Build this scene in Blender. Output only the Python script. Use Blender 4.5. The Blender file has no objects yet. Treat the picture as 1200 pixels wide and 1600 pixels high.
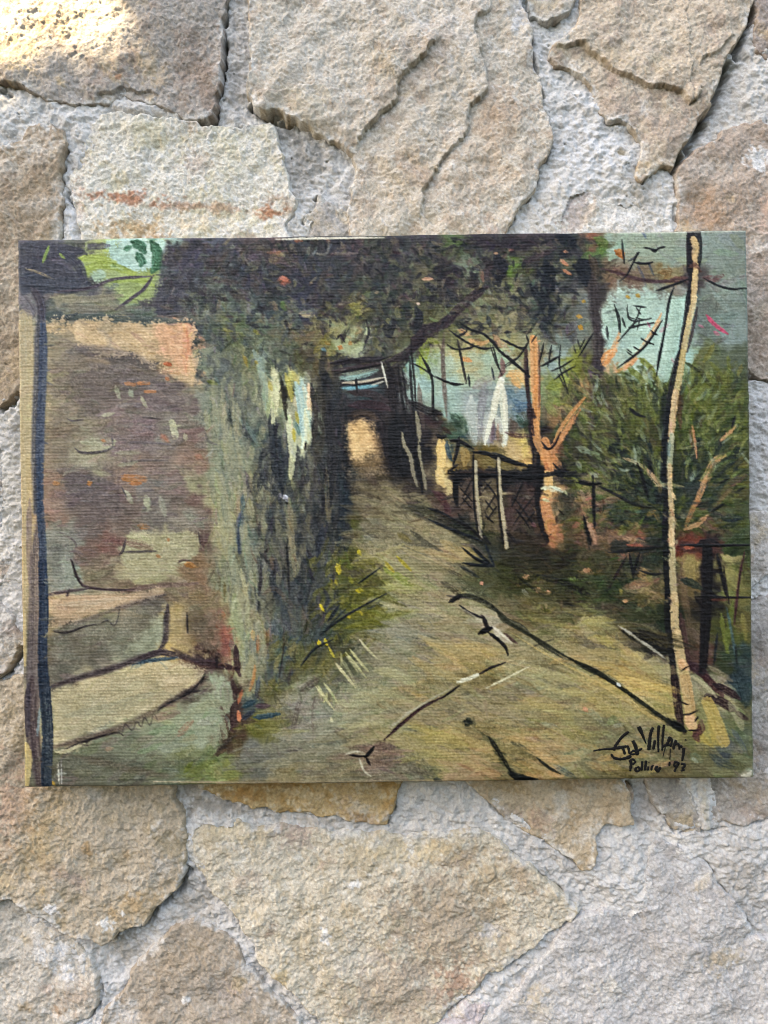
import bpy, math
import numpy as np
from mathutils import Vector

# ------------------------------------------------------------------ camera, sky, sun, exposure
scene = bpy.context.scene
S = 0.00035                 # metres per wall unit (one wall unit is about a third of a millimetre)
CAM_D = 1155 * S            # distance from the camera to the wall face
cam_data = bpy.data.cameras.new('camera')
cam_data.sensor_fit = 'VERTICAL'
cam_data.sensor_height = 36.0
cam_data.lens = 18.0 / (800.0 / 1155.0)
cam_data.clip_start = 0.01
cam_data.clip_end = 100.0
cam = bpy.data.objects.new('camera', cam_data)
scene.collection.objects.link(cam)
cam.location = (0, -CAM_D, 0)
cam.rotation_euler = (math.radians(90), 0, 0)
scene.camera = cam

SUN = Vector((-0.56, -0.44, 0.70)).normalized()     # direction towards the sun
world = bpy.data.worlds.new('World'); scene.world = world; world.use_nodes = True
wn = world.node_tree.nodes; wn.clear()
sky = wn.new('ShaderNodeTexSky'); sky.sky_type = 'NISHITA'; sky.sun_disc = False
sky.sun_elevation = math.asin(SUN.z); sky.sun_rotation = math.atan2(SUN.x, SUN.y)
sky.dust_density = 1.0
bg = wn.new('ShaderNodeBackground'); bg.inputs['Strength'].default_value = 0.07
wo = wn.new('ShaderNodeOutputWorld')
world.node_tree.links.new(sky.outputs[0], bg.inputs[0]); world.node_tree.links.new(bg.outputs[0], wo.inputs[0])
sun_data = bpy.data.lights.new('sun', 'SUN'); sun_data.energy = 3.0; sun_data.angle = math.radians(0.45)
sun_data.color = (1.0, 0.89, 0.68)
sun = bpy.data.objects.new('sun', sun_data); scene.collection.objects.link(sun)
sun.location = SUN * 3
sun.rotation_euler = (-SUN).to_track_quat('-Z', 'Y').to_euler()

vs = scene.view_settings
vs.view_transform = 'Standard'; vs.look = 'None'; vs.gamma = 1.0; vs.use_curve_mapping = False
vs.exposure = 3.95
vs.use_white_balance = True; vs.white_balance_temperature = 8500; vs.white_balance_tint = 13

scene.cycles.use_denoising = True; scene.cycles.denoiser = 'OPENIMAGEDENOISE'; scene.cycles.denoising_prefilter = 'NONE'; scene.cycles.denoising_input_passes = 'RGB_ALBEDO_NORMAL'
scene.cycles.pixel_filter_type = 'BLACKMAN_HARRIS'; scene.cycles.filter_width = 1.1

ALB = 0.62        # photographed brightness -> surface albedo

# ------------------------------------------------------------------ helpers
rng = np.random.default_rng(7)
C = scene.collection

def tag(o, label=None, cat=None, group=None, kind=None):
    if label: o['label'] = label
    if cat: o['category'] = cat
    if group: o['group'] = group
    if kind: o['kind'] = kind
    return o

def hexrgb(h):
    h = h.lstrip('#')
    return np.array([int(h[i:i + 2], 16) for i in (0, 2, 4)], np.float32)

def lin(c):
    c = np.clip(np.asarray(c, np.float32) / 255.0, 0, 1)
    return np.where(c <= 0.04045, c / 12.92, ((c + 0.055) / 1.055) ** 2.4)

def sstep(a, b, x):
    t = np.clip((x - a) / (b - a), 0, 1)
    return t * t * (3 - 2 * t)

def spectral(h, w, lo, hi, beta, seed, ang=0.0, stretch=1.0):
    """band-limited 1/f noise, std 1; lo/hi are wavelengths in samples; stretched along ang"""
    r = np.random.default_rng(seed)
    fy = np.fft.fftfreq(h)[:, None]; fx = np.fft.rfftfreq(w)[None, :]
    ca, sa = math.cos(ang), math.sin(ang)
    u = (fx * ca + fy * sa) * stretch; v = -fx * sa + fy * ca
    f = np.sqrt(u * u + v * v) + 1e-9
    amp = f ** (-beta) * np.exp(-(f * lo) ** 4 / 2.0) * (1 - np.exp(-(f * hi) ** 4))
    ph = np.exp(2j * np.pi * r.random((h, w // 2 + 1)))
    n = np.fft.irfft2(amp * ph, s=(h, w))
    n = n - n.mean()
    return (n / (n.std() + 1e-9)).astype(np.float32)

def catmull(pts, step):
    p = np.asarray(pts, np.float32)
    if len(p) < 3:
        n = max(2, int(np.hypot(*(p[-1] - p[0])) / step) + 1)
        t = np.linspace(0, 1, n)[:, None]
        return p[0] * (1 - t) + p[-1] * t
    q = np.vstack([2 * p[0] - p[1], p, 2 * p[-1] - p[-2]])
    out = []
    for i in range(1, len(q) - 2):
        n = max(1, int(np.hypot(*(q[i + 1] - q[i])) / step))
        t = (np.arange(n) / n)[:, None]
        a, b, c, d = q[i - 1], q[i], q[i + 1], q[i + 2]
        out.append(0.5 * (2 * b + (c - a) * t + (2 * a - 5 * b + 4 * c - d) * t * t + (3 * b - a - 3 * c + d) * t ** 3))
    out.append(p[-1:])
    return np.vstack(out)

def sdf_poly(pts, X, Y):
    """signed distance to a closed polygon, positive inside"""
    p = np.asarray(pts, np.float32); n = len(p)
    best = np.full(X.shape, 1e12, np.float32); inside = np.zeros(X.shape, bool)
    for i in range(n):
        x0, y0 = p[i]; x1, y1 = p[(i + 1) % n]
        dx, dy = x1 - x0, y1 - y0
        L = dx * dx + dy * dy + 1e-9
        t = np.clip(((X - x0) * dx + (Y - y0) * dy) / L, 0, 1)
        ex = X - x0 - t * dx; ey = Y - y0 - t * dy
        np.minimum(best, ex * ex + ey * ey, out=best)
        if abs(dy) > 1e-9:
            c = ((y0 > Y) != (y1 > Y)) & (X < dx * (Y - y0) / dy + x0)
            inside ^= c
    d = np.sqrt(best)
    return np.where(inside, d, -d)

def polyline_field(pts, X, Y):
    """distance, signed side and 0..1 position along an open polyline"""
    p = np.asarray(pts, np.float32)
    seg = np.hypot(*(p[1:] - p[:-1]).T); cum = np.concatenate([[0], np.cumsum(seg)]); tot = cum[-1] + 1e-9
    best = np.full(X.shape, 1e12, np.float32); side = np.zeros(X.shape, np.float32); along = np.zeros(X.shape, np.float32)
    for i in range(len(p) - 1):
        x0, y0 = p[i]; dx, dy = p[i + 1] - p[i]
        L = dx * dx + dy * dy + 1e-9
        tt = ((X - x0) * dx + (Y - y0) * dy) / L
        t = np.clip(tt, 0, 1)
        ex = X - x0 - t * dx; ey = Y - y0 - t * dy
        d = ex * ex + ey * ey
        m = d < best
        best = np.where(m, d, best)
        side = np.where(m, np.sign(dx * (Y - y0) - dy * (X - x0)), side)
        along = np.where(m, (cum[i] + t * seg[i]) / tot, along)
    return np.sqrt(best), side, along, tot

def mesh_object(name, co, faces, mat, parent=None, col=None, smooth=True):
    """co (n,3) float, faces (m,4) or (m,3) int, col (n,3) linear colour"""
    me = bpy.data.meshes.new(name)
    co = np.ascontiguousarray(co, np.float32); faces = np.ascontiguousarray(faces, np.int32)
    k = faces.shape[1]
    me.vertices.add(len(co)); me.vertices.foreach_set('co', co.ravel())
    me.loops.add(faces.size); me.loops.foreach_set('vertex_index', faces.ravel())
    me.polygons.add(len(faces))
    me.polygons.foreach_set('loop_start', np.arange(0, faces.size, k, dtype=np.int32))
    me.polygons.foreach_set('loop_total', np.full(len(faces), k, np.int32))
    me.polygons.foreach_set('use_smooth', np.full(len(faces), smooth, bool))
    me.update(calc_edges=True)
    if col is not None:
        a = me.color_attributes.new('Pigment', 'FLOAT_COLOR', 'POINT')
        c4 = np.ones((len(co), 4), np.float32); c4[:, :3] = col
        a.data.foreach_set('color', c4.ravel())
    me.materials.append(mat)
    o = bpy.data.objects.new(name, me); C.objects.link(o)
    if parent: o.parent = parent
    return o

class NT:
    def __init__(self, name):
        self.m = bpy.data.materials.new(name); self.m.use_nodes = True
        self.t = self.m.node_tree; self.t.nodes.clear()
    def n(self, kind, **kw):
        nd = self.t.nodes.new(kind)
        for k, v in kw.items():
            if k.startswith('i_'):
                key = k[2:]; key = int(key) if key.isdigit() else key.replace('_', ' ')
                nd.inputs[key].default_value = v
            else: setattr(nd, k, v)
        return nd
    def l(self, a, b): self.t.links.new(a, b)

def rock_material(name, grain_scale, grain_amt, bump, rough=0.92):
    k = NT(name)
    out = k.n('ShaderNodeOutputMaterial'); bs = k.n('ShaderNodeBsdfPrincipled')
    bs.inputs['Roughness'].default_value = rough; bs.inputs['Specular IOR Level'].default_value = 0.25
    at = k.n('ShaderNodeAttribute', attribute_name='Pigment')
    tc = k.n('ShaderNodeTexCoord')
    n1 = k.n('ShaderNodeTexNoise', i_Scale=grain_scale, i_Detail=4.0, i_Roughness=0.65)
    n2 = k.n('ShaderNodeTexNoise', i_Scale=grain_scale * 3.3, i_Detail=2.0, i_Roughness=0.6)
    k.l(tc.outputs['Object'], n1.inputs['Vector']); k.l(tc.outputs['Object'], n2.inputs['Vector'])
    mr = k.n('ShaderNodeMapRange', i_From_Min=0.3, i_From_Max=0.7, i_To_Min=1 - grain_amt, i_To_Max=1 + grain_amt)
    k.l(n1.outputs[0], mr.inputs[0])
    mu = k.n('ShaderNodeVectorMath', operation='SCALE')
    k.l(at.outputs['Color'], mu.inputs[0]); k.l(mr.outputs[0], mu.inputs['Scale'])
    k.l(mu.outputs[0], bs.inputs['Base Color'])
    ad = k.n('ShaderNodeMath', operation='MULTIPLY_ADD', i_1=0.5)
    k.l(n2.outputs[0], ad.inputs[0]); k.l(n1.outputs[0], ad.inputs[2])
    bp = k.n('ShaderNodeBump', i_Strength=bump, i_Distance=0.0007)
    k.l(ad.outputs[0], bp.inputs['Height']); k.l(bp.outputs[0], bs.inputs['Normal'])
    k.l(bs.outputs[0], out.inputs[0])
    return k.m
# ------------------------------------------------------------------ the stone wall
wall = bpy.data.objects.new('stone_wall', None); C.objects.link(wall)
tag(wall, 'rough wall of pale tan sandstone slabs set in grey mortar behind the painting', 'wall')
M_stone = rock_material('sandstone', 640.0, 0.24, 0.75)
M_mortar = rock_material('lime_mortar', 900.0, 0.16, 0.6)

G = 1.6                                             # grid pitch of the relief in wall units
X0, Y0, X1, Y1 = -24, -24, 1224, 1624               # finely built part of the wall
gx = np.arange(X0, X1, G, dtype=np.float32); gy = np.arange(Y0, Y1, G, dtype=np.float32)
NH, NW = len(gy), len(gx)
GX, GY = np.meshgrid(gx, gy)
def fld(lo, hi, beta, seed, ang=0.0, st=1.0): return spectral(NH, NW, lo / G, hi / G, beta, seed, ang, st)
n_low = fld(70, 420, 1.6, 1); n_low2 = fld(60, 300, 1.5, 2)
n_mid = fld(18, 80, 1.4, 3, -0.6, 1.5); n_mid2 = fld(14, 60, 1.2, 4)
n_grain = fld(2.4, 34, 1.45, 5, -0.55, 1.3); n_fine = fld(2.4, 16, 1.1, 6)
n_sand = n_grain
n_grain = n_grain - 0.22 * np.abs(fld(3, 40, 1.5, 55, 0.4, 1.2))
n_crumb = fld(6, 30, 0.9, 8); n_col = fld(10, 160, 1.3, 9); n_col2 = fld(5, 60, 1.0, 10); n_edge = fld(9, 90, 1.7, 11)
n_ridge = fld(5, 26, 0.9, 12, 0.12, 1.9)
n_plate = fld(26, 120, 1.5, 13)
# broken thin plates: terraces in the rock surface
def terrace(f, n=3.0):
    q = f * n; b = np.floor(q); r = q - b
    return (b + sstep(0.45, 0.55, r)) / n
n_terr = terrace(n_plate * 0.6 + n_mid * 0.10)

def smear(img, x, y, rx, ry, ang, amt, col, hard=0.5, noise=n_col2):
    """a mineral stain or lime smear with its own ragged outline"""
    c, s = math.cos(ang), math.sin(ang)
    u = ((GX - x) * c + (GY - y) * s) / rx; v = (-(GX - x) * s + (GY - y) * c) / ry
    m = sstep(0.0, hard, 1.0 - np.sqrt(u * u + v * v) + noise * 0.28) * amt
    return img + (hexrgb(col) - img) * m[..., None]

STONES = []
def stone(pts, z0, tilt, cols, edge=5, drop=13, low=3.0, terr=1.5, grain=1.0, stains=(), steps=(), cracks=(), jag=2.4):
    STONES.append(dict(pts=pts, z0=z0, tilt=tilt, cols=cols, edge=edge, drop=drop, low=low, terr=terr, grain=grain,
                       stains=stains, steps=steps, cracks=cracks, jag=jag))

# grey-brown slab in the upper left corner, catching the sun
stone([(-60, -60), (352, -60), (350, 20), (348, 70), (343, 120), (337, 160), (322, 190), (308, 187), (280, 178), (255, 166), (222, 158), (196, 152),
       (160, 158), (112, 166), (58, 148), (30, 128), (-60, 112)], 4, (0.010, 0.012), ('a69d92', '9d8b7c', 'b5aea4'), drop=16,
      stains=((310, 120, 60, 70, 0.2, 0.6, '96806f', 1.0), (180, 60, 90, 40, -0.5, 0.5, 'b8b3ad', 1.0), (120, 20, 140, 70, 0, 0.5, 'bca987', 1.0),
              (185, 121, 5, 5, 0, 0.9, 'c08a66', 0.6)),
      steps=(((250, 156), (234, 143), (216, 146), (196, 137), (176, 147), (158, 150), (146, 166), 4.5, 40),))
# brown slab below it at the left edge, running down behind the frame's edge
stone([(-60, 250), (-10, 240), (18, 226), (38, 220), (46, 202), (62, 195), (80, 197), (98, 207), (103, 226), (97, 268), (95, 300), (91, 330), (93, 362), (88, 420),
       (74, 520), (52, 596), (28, 612), (8, 630), (-20, 642), (-60, 650)], 2, (0.02, 0.0), ('ab967c', 'a08a72', 'bfae94'), drop=15,
      stains=((50, 300, 50, 60, 0, 0.5, 'a08768', 1.0), (15, 460, 30, 90, 0, 0.6, 'cdbfa6', 1.0), (20, 570, 30, 40, 0, 0.6, 'b69d74', 1.0)),
      steps=(((-20, 330), (10, 333), (30, 345), (55, 348), (92, 340), 2.6, 60), ((-20, 470), (8, 440), (30, 428), 2.4, 30)))
# cream quartz block with the rust band
stone([(160, 182), (196, 181), (232, 184), (270, 190), (312, 197), (360, 201), (398, 199), (424, 194), (430, 222), (441, 256), (452, 290), (461, 316), (457, 334),
       (444, 352), (440, 420), (138, 420), (130, 372), (120, 340), (112, 312), (109, 288), (117, 256), (134, 222), (150, 196)], 3, (0.0, -0.01),
      ('d8d2c2', 'd6cdb0', 'e2dfd8'), drop=12, edge=6, grain=1.1,
      stains=((240, 205, 110, 28, 0.1, 0.35, 'd2c49c', 1.0), (360, 250, 70, 40, 0.3, 0.4, 'd8cda8', 1.0), (200, 310, 78, 13, 0.08, 0.85, 'bd7a58', 0.9),
              (300, 322, 120, 10, 0.05, 0.55, 'c28c6c', 0.9), (425, 332, 34, 13, 0.0, 0.8, 'c27c55', 0.9), (210, 358, 70, 22, 0, 0.75, 'c99f6c', 1.0),
              (300, 345, 90, 24, 0, 0.45, 'd2b88e', 1.0), (125, 318, 12, 40, 0, 0.6, 'd2a48c', 0.9)))
# small grey wedge stone above the painting
stone([(503, 307), (516, 316), (532, 326), (546, 338), (549, 356), (546, 420), (462, 420), (466, 372), (476, 350), (488, 328)], -3, (0, -0.02),
      ('b7b0a6', 'aba39a', 'c6bfb4'), drop=10, low=1.5)
# broad two-layered slab at the top centre
stone([(388, -60), (391, 40), (393, 110), (390, 160), (408, 172), (436, 178), (470, 196), (502, 212), (530, 224), (552, 240), (556, 262), (552, 300), (546, 326),
       (548, 372), (548, 430), (770, 430), (783, 372), (800, 342), (826, 306), (834, 276), (852, 250), (862, 212), (850, 184), (842, 140), (833, 104), (826, 50), (816, 0), (810, -60)],
      6, (0.0, -0.012), ('cabda9', 'bfac96', 'd8d0c4'), drop=17, terr=2.0,
      stains=((480, 60, 110, 90, 0, 0.7, 'c9c2b4', 1.0), (500, 150, 100, 60, 0.3, 0.5, 'cdc8be', 1.0), (660, 110, 50, 60, 0.3, 0.6, 'b9a592', 1.0),
              (480, 160, 70, 25, 0.2, 0.5, 'bfae8c', 1.0), (760, 250, 60, 110, 0.2, 0.6, 'c6ac90', 1.0), (620, 280, 60, 60, 0, 0.4, 'cbb08c', 1.0), (810, 20, 20, 50, 0, 0.7, 'd6d6d8', 1.0),
              (700, 40, 70, 60, -0.5, 0.45, 'd2ccc4', 1.0)),
      steps=(((690, 62), (660, 95), (636, 118), (624, 134), (619, 158), (607, 172), (588, 188), (570, 212), (554, 241), 9.0, 90),
             ((768, -10), (766, 18), (741, 34), (745, 60), (750, 84), (759, 112), (761, 138), (752, 156), (740, 163), (732, 170), (731, 192), (724, 214), (702, 238), (686, 258), (676, 282), (662, 298), (660, 326), (654, 356), 7.0, 70),
             ((400, 148), (424, 152), (450, 146), (470, 138), (492, 140), 3.0, 26), ((600, 90), (628, 84), (640, 92), 2.0, 20)))
# little slab at the top edge
stone([(826, -60), (826, 6), (829, 28), (846, 31), (872, 30), (886, 18), (897, 4), (902, -60)], 1, (0, 0.0), ('bfb5a4', 'b3a796', 'cbc2b2'), drop=12)
# layered slab at the upper right, standing proud on its right edge
stone([(912, -60), (908, 10), (900, 44), (884, 60), (862, 72), (858, 90), (866, 104), (894, 106), (910, 118), (924, 134), (932, 164), (948, 190), (972, 188), (986, 204), (998, 222),
       (1002, 250), (1000, 282), (1012, 274), (1030, 262), (1052, 258), (1062, 238), (1082, 200), (1104, 158), (1124, 116), (1146, 68), (1164, 28), (1180, -60)],
      5, (0.035, 0.02), ('c6b49c', 'b6a28e', 'd2c4ae'), drop=20, terr=2.0,
      stains=((960, 180, 80, 60, 0.6, 0.55, 'b39d8b', 1.0), (1040, 200, 60, 60, 0, 0.6, 'b19a86', 1.0), (1020, 60, 110, 50, 0, 0.5, 'cbbca4', 1.0), (1030, 110, 40, 26, 0, 0.5, 'd0b992', 1.0), (905, 130, 18, 60, -0.3, 0.8, 'd8d6d0', 1.0), (1005, 170, 10, 18, 0, 0.7, 'd8d2ca', 0.7)),
      steps=(((1104, 142), (1090, 146), (1076, 165), (1062, 147), (1036, 142), (1010, 140), (986, 126), (965, 116), (942, 102), (928, 82), (905, 70), (884, 74), (862, 80), 8.0, 80),
             ((1150, 58), (1136, 64), (1122, 80), (1106, 94), (1082, 107), 5.0, 40), ((966, 44), (978, 62), (992, 80), 2.2, 14), ((940, 190), (958, 186), (978, 192), (1000, 212), 3, 20)))
# stone at the right edge beside the painting's corner
stone([(1062, 262), (1074, 246), (1094, 232), (1120, 214), (1144, 198), (1170, 192), (1210, 196), (1260, 200), (1260, 588), (1210, 590), (1180, 584), (1150, 560), (1060, 430), (1060, 340), (1058, 300)],
      0, (0.0, 0.0), ('b3a08e', 'a8927e', 'c2b2a0'), drop=14,
      stains=((1100, 330, 40, 40, 0, 0.6, 'b98e6c', 1.0), (1185, 250, 24, 26, 0.5, 0.9, 'dcdcda', 0.5), (1120, 230, 60, 24, -0.4, 0.5, 'b59f8c', 1.0), (1195, 330, 10, 50, 0.1, 0.7, 'cfa890', 0.8), (1190, 460, 30, 80, 0, 0.5, 'bfb0a2', 1.0),
              (1180, 385, 26, 20, 0, 0.7, 'd2cbc0', 0.8)),
      steps=(((1140, 346), (1160, 352), (1176, 360), (1210, 372), 2.5, 24),))
# corner stone at the top right
stone([(1184, -60), (1182, 10), (1183, 40), (1186, 82), (1260, 92), (1260, -60)], 0, (0, 0), ('a89a90', '9d8e84', 'b8aca2'), drop=14,
      steps=(((1182, 36), (1200, 38), (1230, 34), 4, 20),))
# small two-coloured stone above the painting's right half
stone([(884, 292), (904, 291), (926, 294), (948, 304), (976, 306), (1004, 311), (1012, 326), (1013, 420), (858, 420), (862, 362), (868, 330), (876, 306)], -2, (0, -0.02),
      ('d4d0c8', 'dcd9d2', 'ccc4b8'), drop=10, low=2,
      stains=((898, 328, 34, 50, 0.3, 0.9, 'b9aca4', 0.5), (869, 330, 7, 60, 0.22, 0.9, 'b9755a', 0.7), (925, 330, 16, 60, 0.4, 0.5, 'c8b8a0', 0.8)),
      steps=(((914, 360), (918, 336), (930, 306), 2.5, 20),))
# sliver of stone at the left edge, half way down
stone([(-60, 930), (-20, 942), (10, 952), (33, 990), (60, 1000), (60, 1012), (30, 1008), (18, 1030), (0, 1056), (-60, 1070)], 6, (0, 0), ('cbc4b8', 'a59c90', 'd6d0c6'), drop=22, edge=9,
      steps=(((-20, 1000), (10, 985), (32, 978), 4, 16),))
stone([(-60, 655), (-14, 668), (14, 700), (20, 760), (14, 840), (22, 900), (-6, 912), (-60, 900)], -8, (0, 0), ('d6d0c4', 'c9c0b0', 'e0dcd4'), drop=8, edge=10, grain=1.6)
# slivers at the right edge
stone([(1150, 800), (1180, 796), (1210, 806), (1260, 800), (1260, 886), (1206, 892), (1186, 906), (1150, 910)], -2, (0, 0), ('c0b7ac', 'b3a89c', 'cec6bc'), drop=12)
stone([(1150, 950), (1178, 944), (1206, 928), (1260, 920), (1260, 1204), (1206, 1206), (1150, 1196)], 0, (0, 0), ('aea69c', '9c948a', 'bcb4aa'), drop=14,
      stains=((1190, 1000, 30, 40, 0, 0.5, '8f867e', 1.0),), steps=(((1170, 1080), (1190, 1074), (1220, 1078), 3, 30),))
# tan slab under the painting's left corner, lower edge standing proud
stone([(-60, 1074), (0, 1068), (40, 1060), (90, 1150), (262, 1180), (272, 1226), (276, 1252), (290, 1290), (291, 1330), (287, 1362), (276, 1388), (252, 1412), (226, 1436), (196, 1450), (183, 1456),
       (178, 1466), (162, 1474), (146, 1463), (118, 1459), (96, 1448), (78, 1434), (62, 1420), (38, 1412), (16, 1400), (-60, 1392)],
      7, (0.008, 0.02), ('b8a78c', 'aa9878', 'c6b8a0'), drop=20, edge=6, grain=1.15,
      stains=((20, 1260, 60, 90, 0.2, 0.55, 'bb8f74', 1.0), (70, 1300, 60, 90, 0, 0.5, 'b0935f', 1.0), (210, 1410, 60, 26, -0.4, 0.75, 'b08f5f', 0.9), (170, 1300, 80, 60, 0.2, 0.45, 'bcb09a', 1.0),
              (80, 1415, 18, 9, -0.3, 0.95, 'dddad6', 0.4), (167, 1440, 14, 11, 0, 0.95, 'dcdad4', 0.4), (140, 1325, 11, 13, 0, 0.7, 'a57f4e', 0.7), (200, 1330, 9, 11, 0, 0.6, 'a5835a', 0.7), (260, 1350, 40, 30, 0, 0.6, 'c3bcb0', 0.9),
              (195, 1422, 5, 5, 0, 0.9, 'e2e0da', 0.4)),
      steps=(((16, 1395), (18, 1372), (28, 1352), 2.5, 30), ((150, 1440), (176, 1436), (190, 1448), 2.5, 14)))
# ochre stone peeping out below the painting
stone([(300, 1180), (312, 1226), (336, 1240), (380, 1254), (430, 1262), (476, 1270), (540, 1278), (566, 1284), (590, 1287), (604, 1289), (610, 1276), (617, 1256), (620, 1236), (619, 1180)], 1, (0, 0.02),
      ('c2a26c', 'b78c4c', 'd2c09a'), drop=13, edge=4,
      stains=((390, 1240, 60, 14, 0, 0.8, 'ad7c3c', 0.8), (470, 1238, 60, 14, 0.1, 0.6, 'cbb489', 0.8), (560, 1262, 30, 14, 0, 0.6, 'd2c5a8', 0.8), (605, 1262, 14, 26, 0, 0.7, 'b98e4e', 0.8), (430, 1225, 60, 8, 0, 0.5, '9a6d38', 0.8)))
# great cream and brown slab in the bottom centre
stone([(289, 1284), (312, 1275), (345, 1276), (372, 1284), (400, 1291), (450, 1294), (520, 1299), (570, 1302), (610, 1307), (648, 1310), (690, 1300), (730, 1298), (764, 1300), (778, 1316), (796, 1334), (812, 1344),
       (846, 1370), (880, 1396), (908, 1424), (886, 1436), (858, 1456), (834, 1480), (806, 1494), (778, 1514), (752, 1536), (730, 1556), (700, 1580), (668, 1612), (640, 1660), (520, 1660), (504, 1608),
       (482, 1574), (456, 1548), (428, 1520), (404, 1494), (390, 1462), (372, 1436), (346, 1402), (318, 1370), (296, 1340), (287, 1312)],
      2, (0.0, 0.0), ('cfc2a8', 'c2b292', 'd8cfbc'), drop=11, edge=8, grain=1.1,
      stains=((700, 1440, 120, 110, 0.3, 0.75, 'ae9a80', 0.7), (620, 1550, 110, 90, -0.3, 0.7, 'b09c84', 0.8), (760, 1380, 50, 60, 0, 0.5, 'b39c76', 0.9), (650, 1330, 100, 22, 0.0, 0.6, 'd0b888', 0.9), (720, 1540, 40, 40, -0.6, 0.6, 'b5866a', 0.9),
              (440, 1520, 14, 20, 0.5, 0.7, 'cfae74', 0.8), (558, 1380, 11, 9, 0, 0.95, 'e6e4de', 0.5), (508, 1460, 7, 20, -0.2, 0.9, 'e2dfd8', 0.5), (643, 1328, 10, 14, 0.2, 0.8, 'dedad0', 0.6), (420, 1350, 80, 50, 0.4, 0.4, 'd8cfba', 1.0),
              (360, 1300, 60, 20, 0.2, 0.5, 'cbb584', 1.0), (765, 1455, 26, 16, 0.2, 0.7, 'cac6c0', 0.8), (560, 1500, 60, 26, -0.2, 0.4, 'c9c2b6', 1.0)),
      steps=(((680, 1412), (694, 1410), (706, 1404), (720, 1412), (740, 1416), 3, 26), ((770, 1352), (776, 1366), (766, 1376), (754, 1380), 3.5, 22), ((632, 1348), (618, 1380), (604, 1420), 1.6, 60), ((730, 1560), (738, 1538), (744, 1520), 2.0, 20)))
# beige stone under the painting's lower right
stone([(700, 1180), (736, 1228), (752, 1246), (776, 1264), (800, 1284), (824, 1300), (858, 1318), (890, 1340), (922, 1360), (930, 1334), (934, 1300), (948, 1286), (984, 1284), (986, 1262), (982, 1240), (966, 1222), (950, 1180)],
      0, (0.012, 0.01), ('bda887', 'b29a76', 'cbbca2'), drop=13,
      stains=((875, 1270, 22, 40, 0.2, 0.7, 'cfc8ba', 0.9), (920, 1300, 24, 30, 0, 0.5, 'c8c0b2', 0.9), (800, 1230, 60, 16, 0.2, 0.5, 'b2925f', 0.9), (960, 1250, 30, 30, 0, 0.5, 'a88d68', 0.9), (840, 1285, 30, 20, 0.5, 0.5, 'b08a72', 0.9)),
      steps=(((804, 1282), (810, 1278), (830, 1282), (850, 1296), 1.8, 16),))
stone([(984, 1236), (992, 1238), (994, 1252), (988, 1266), (984, 1262)], -4, (0, 0), ('a3825f', '97744e', 'b0926e'), drop=8, edge=3, low=0.5)
# two grey stones under the lower right corner
stone([(1006, 1190), (1012, 1224), (1018, 1246), (1030, 1262), (1044, 1284), (1056, 1296), (1076, 1302), (1094, 1298), (1093, 1272), (1088, 1252), (1078, 1226), (1070, 1190)], -3, (0, 0), ('aaa297', '9a9288', 'b8b0a4'), drop=10, edge=4,
      stains=((1050, 1250, 30, 40, 0.3, 0.5, '928a80', 1.0),))
stone([(1096, 1190), (1100, 1226), (1106, 1256), (1114, 1282), (1140, 1290), (1168, 1286), (1204, 1278), (1260, 1272), (1260, 1214), (1200, 1208), (1150, 1190)], -1, (0, 0), ('ada192', 'a09484', 'bbb0a2'), drop=11, edge=4,
      stains=((1180, 1240, 40, 26, 0, 0.5, 'ab9474', 1.0),), steps=(((1180, 1270), (1186, 1258), (1204, 1248), (1230, 1244), 3.0, 20),))
# big pale grey stone in the lower right
stone([(1016, 1326), (1036, 1314), (1064, 1324), (1092, 1340), (1108, 1354), (1118, 1376), (1136, 1400), (1146, 1418), (1160, 1432), (1174, 1450), (1170, 1466), (1196, 1470), (1260, 1480), (1260, 1660), (742, 1660), (750, 1606), (772, 1586),
       (800, 1562), (822, 1530), (852, 1492), (886, 1456), (908, 1432), (944, 1424), (976, 1424), (1000, 1414), (1008, 1380)],
      1, (0.0, 0.0), ('bfbcb7', 'b2aea9', 'cbc9c6'), drop=10, edge=12, low=3, grain=0.95, terr=1.6,
      stains=((1000, 1470, 60, 40, -0.3, 0.5, 'b3ada6', 1.0), (1060, 1480, 50, 20, 0, 0.4, 'aca69e', 1.0), (860, 1560, 60, 50, -0.5, 0.4, 'd2cabe', 1.0), (1080, 1360, 40, 30, 0.6, 0.5, 'dcdad8', 1.0)),
      steps=(((1000, 1422), (1018, 1418), (1030, 1416), 3, 20), ((1020, 1470), (1050, 1466), (1080, 1476), (1110, 1474), 3.0, 60), ((900, 1520), (930, 1506), (960, 1500), 2.0, 40)))
# small pinkish stone on the bottom edge
stone([(746, 1555), (762, 1562), (766, 1574), (748, 1594), (736, 1660), (672, 1660), (688, 1602), (712, 1580), (730, 1564)], -2, (0, 0), ('c9bdbc', 'bfb4b2', 'd6cccc'), drop=9, edge=4,
      steps=(((744, 1600), (746, 1580), (760, 1566), 3, 14),))
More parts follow.
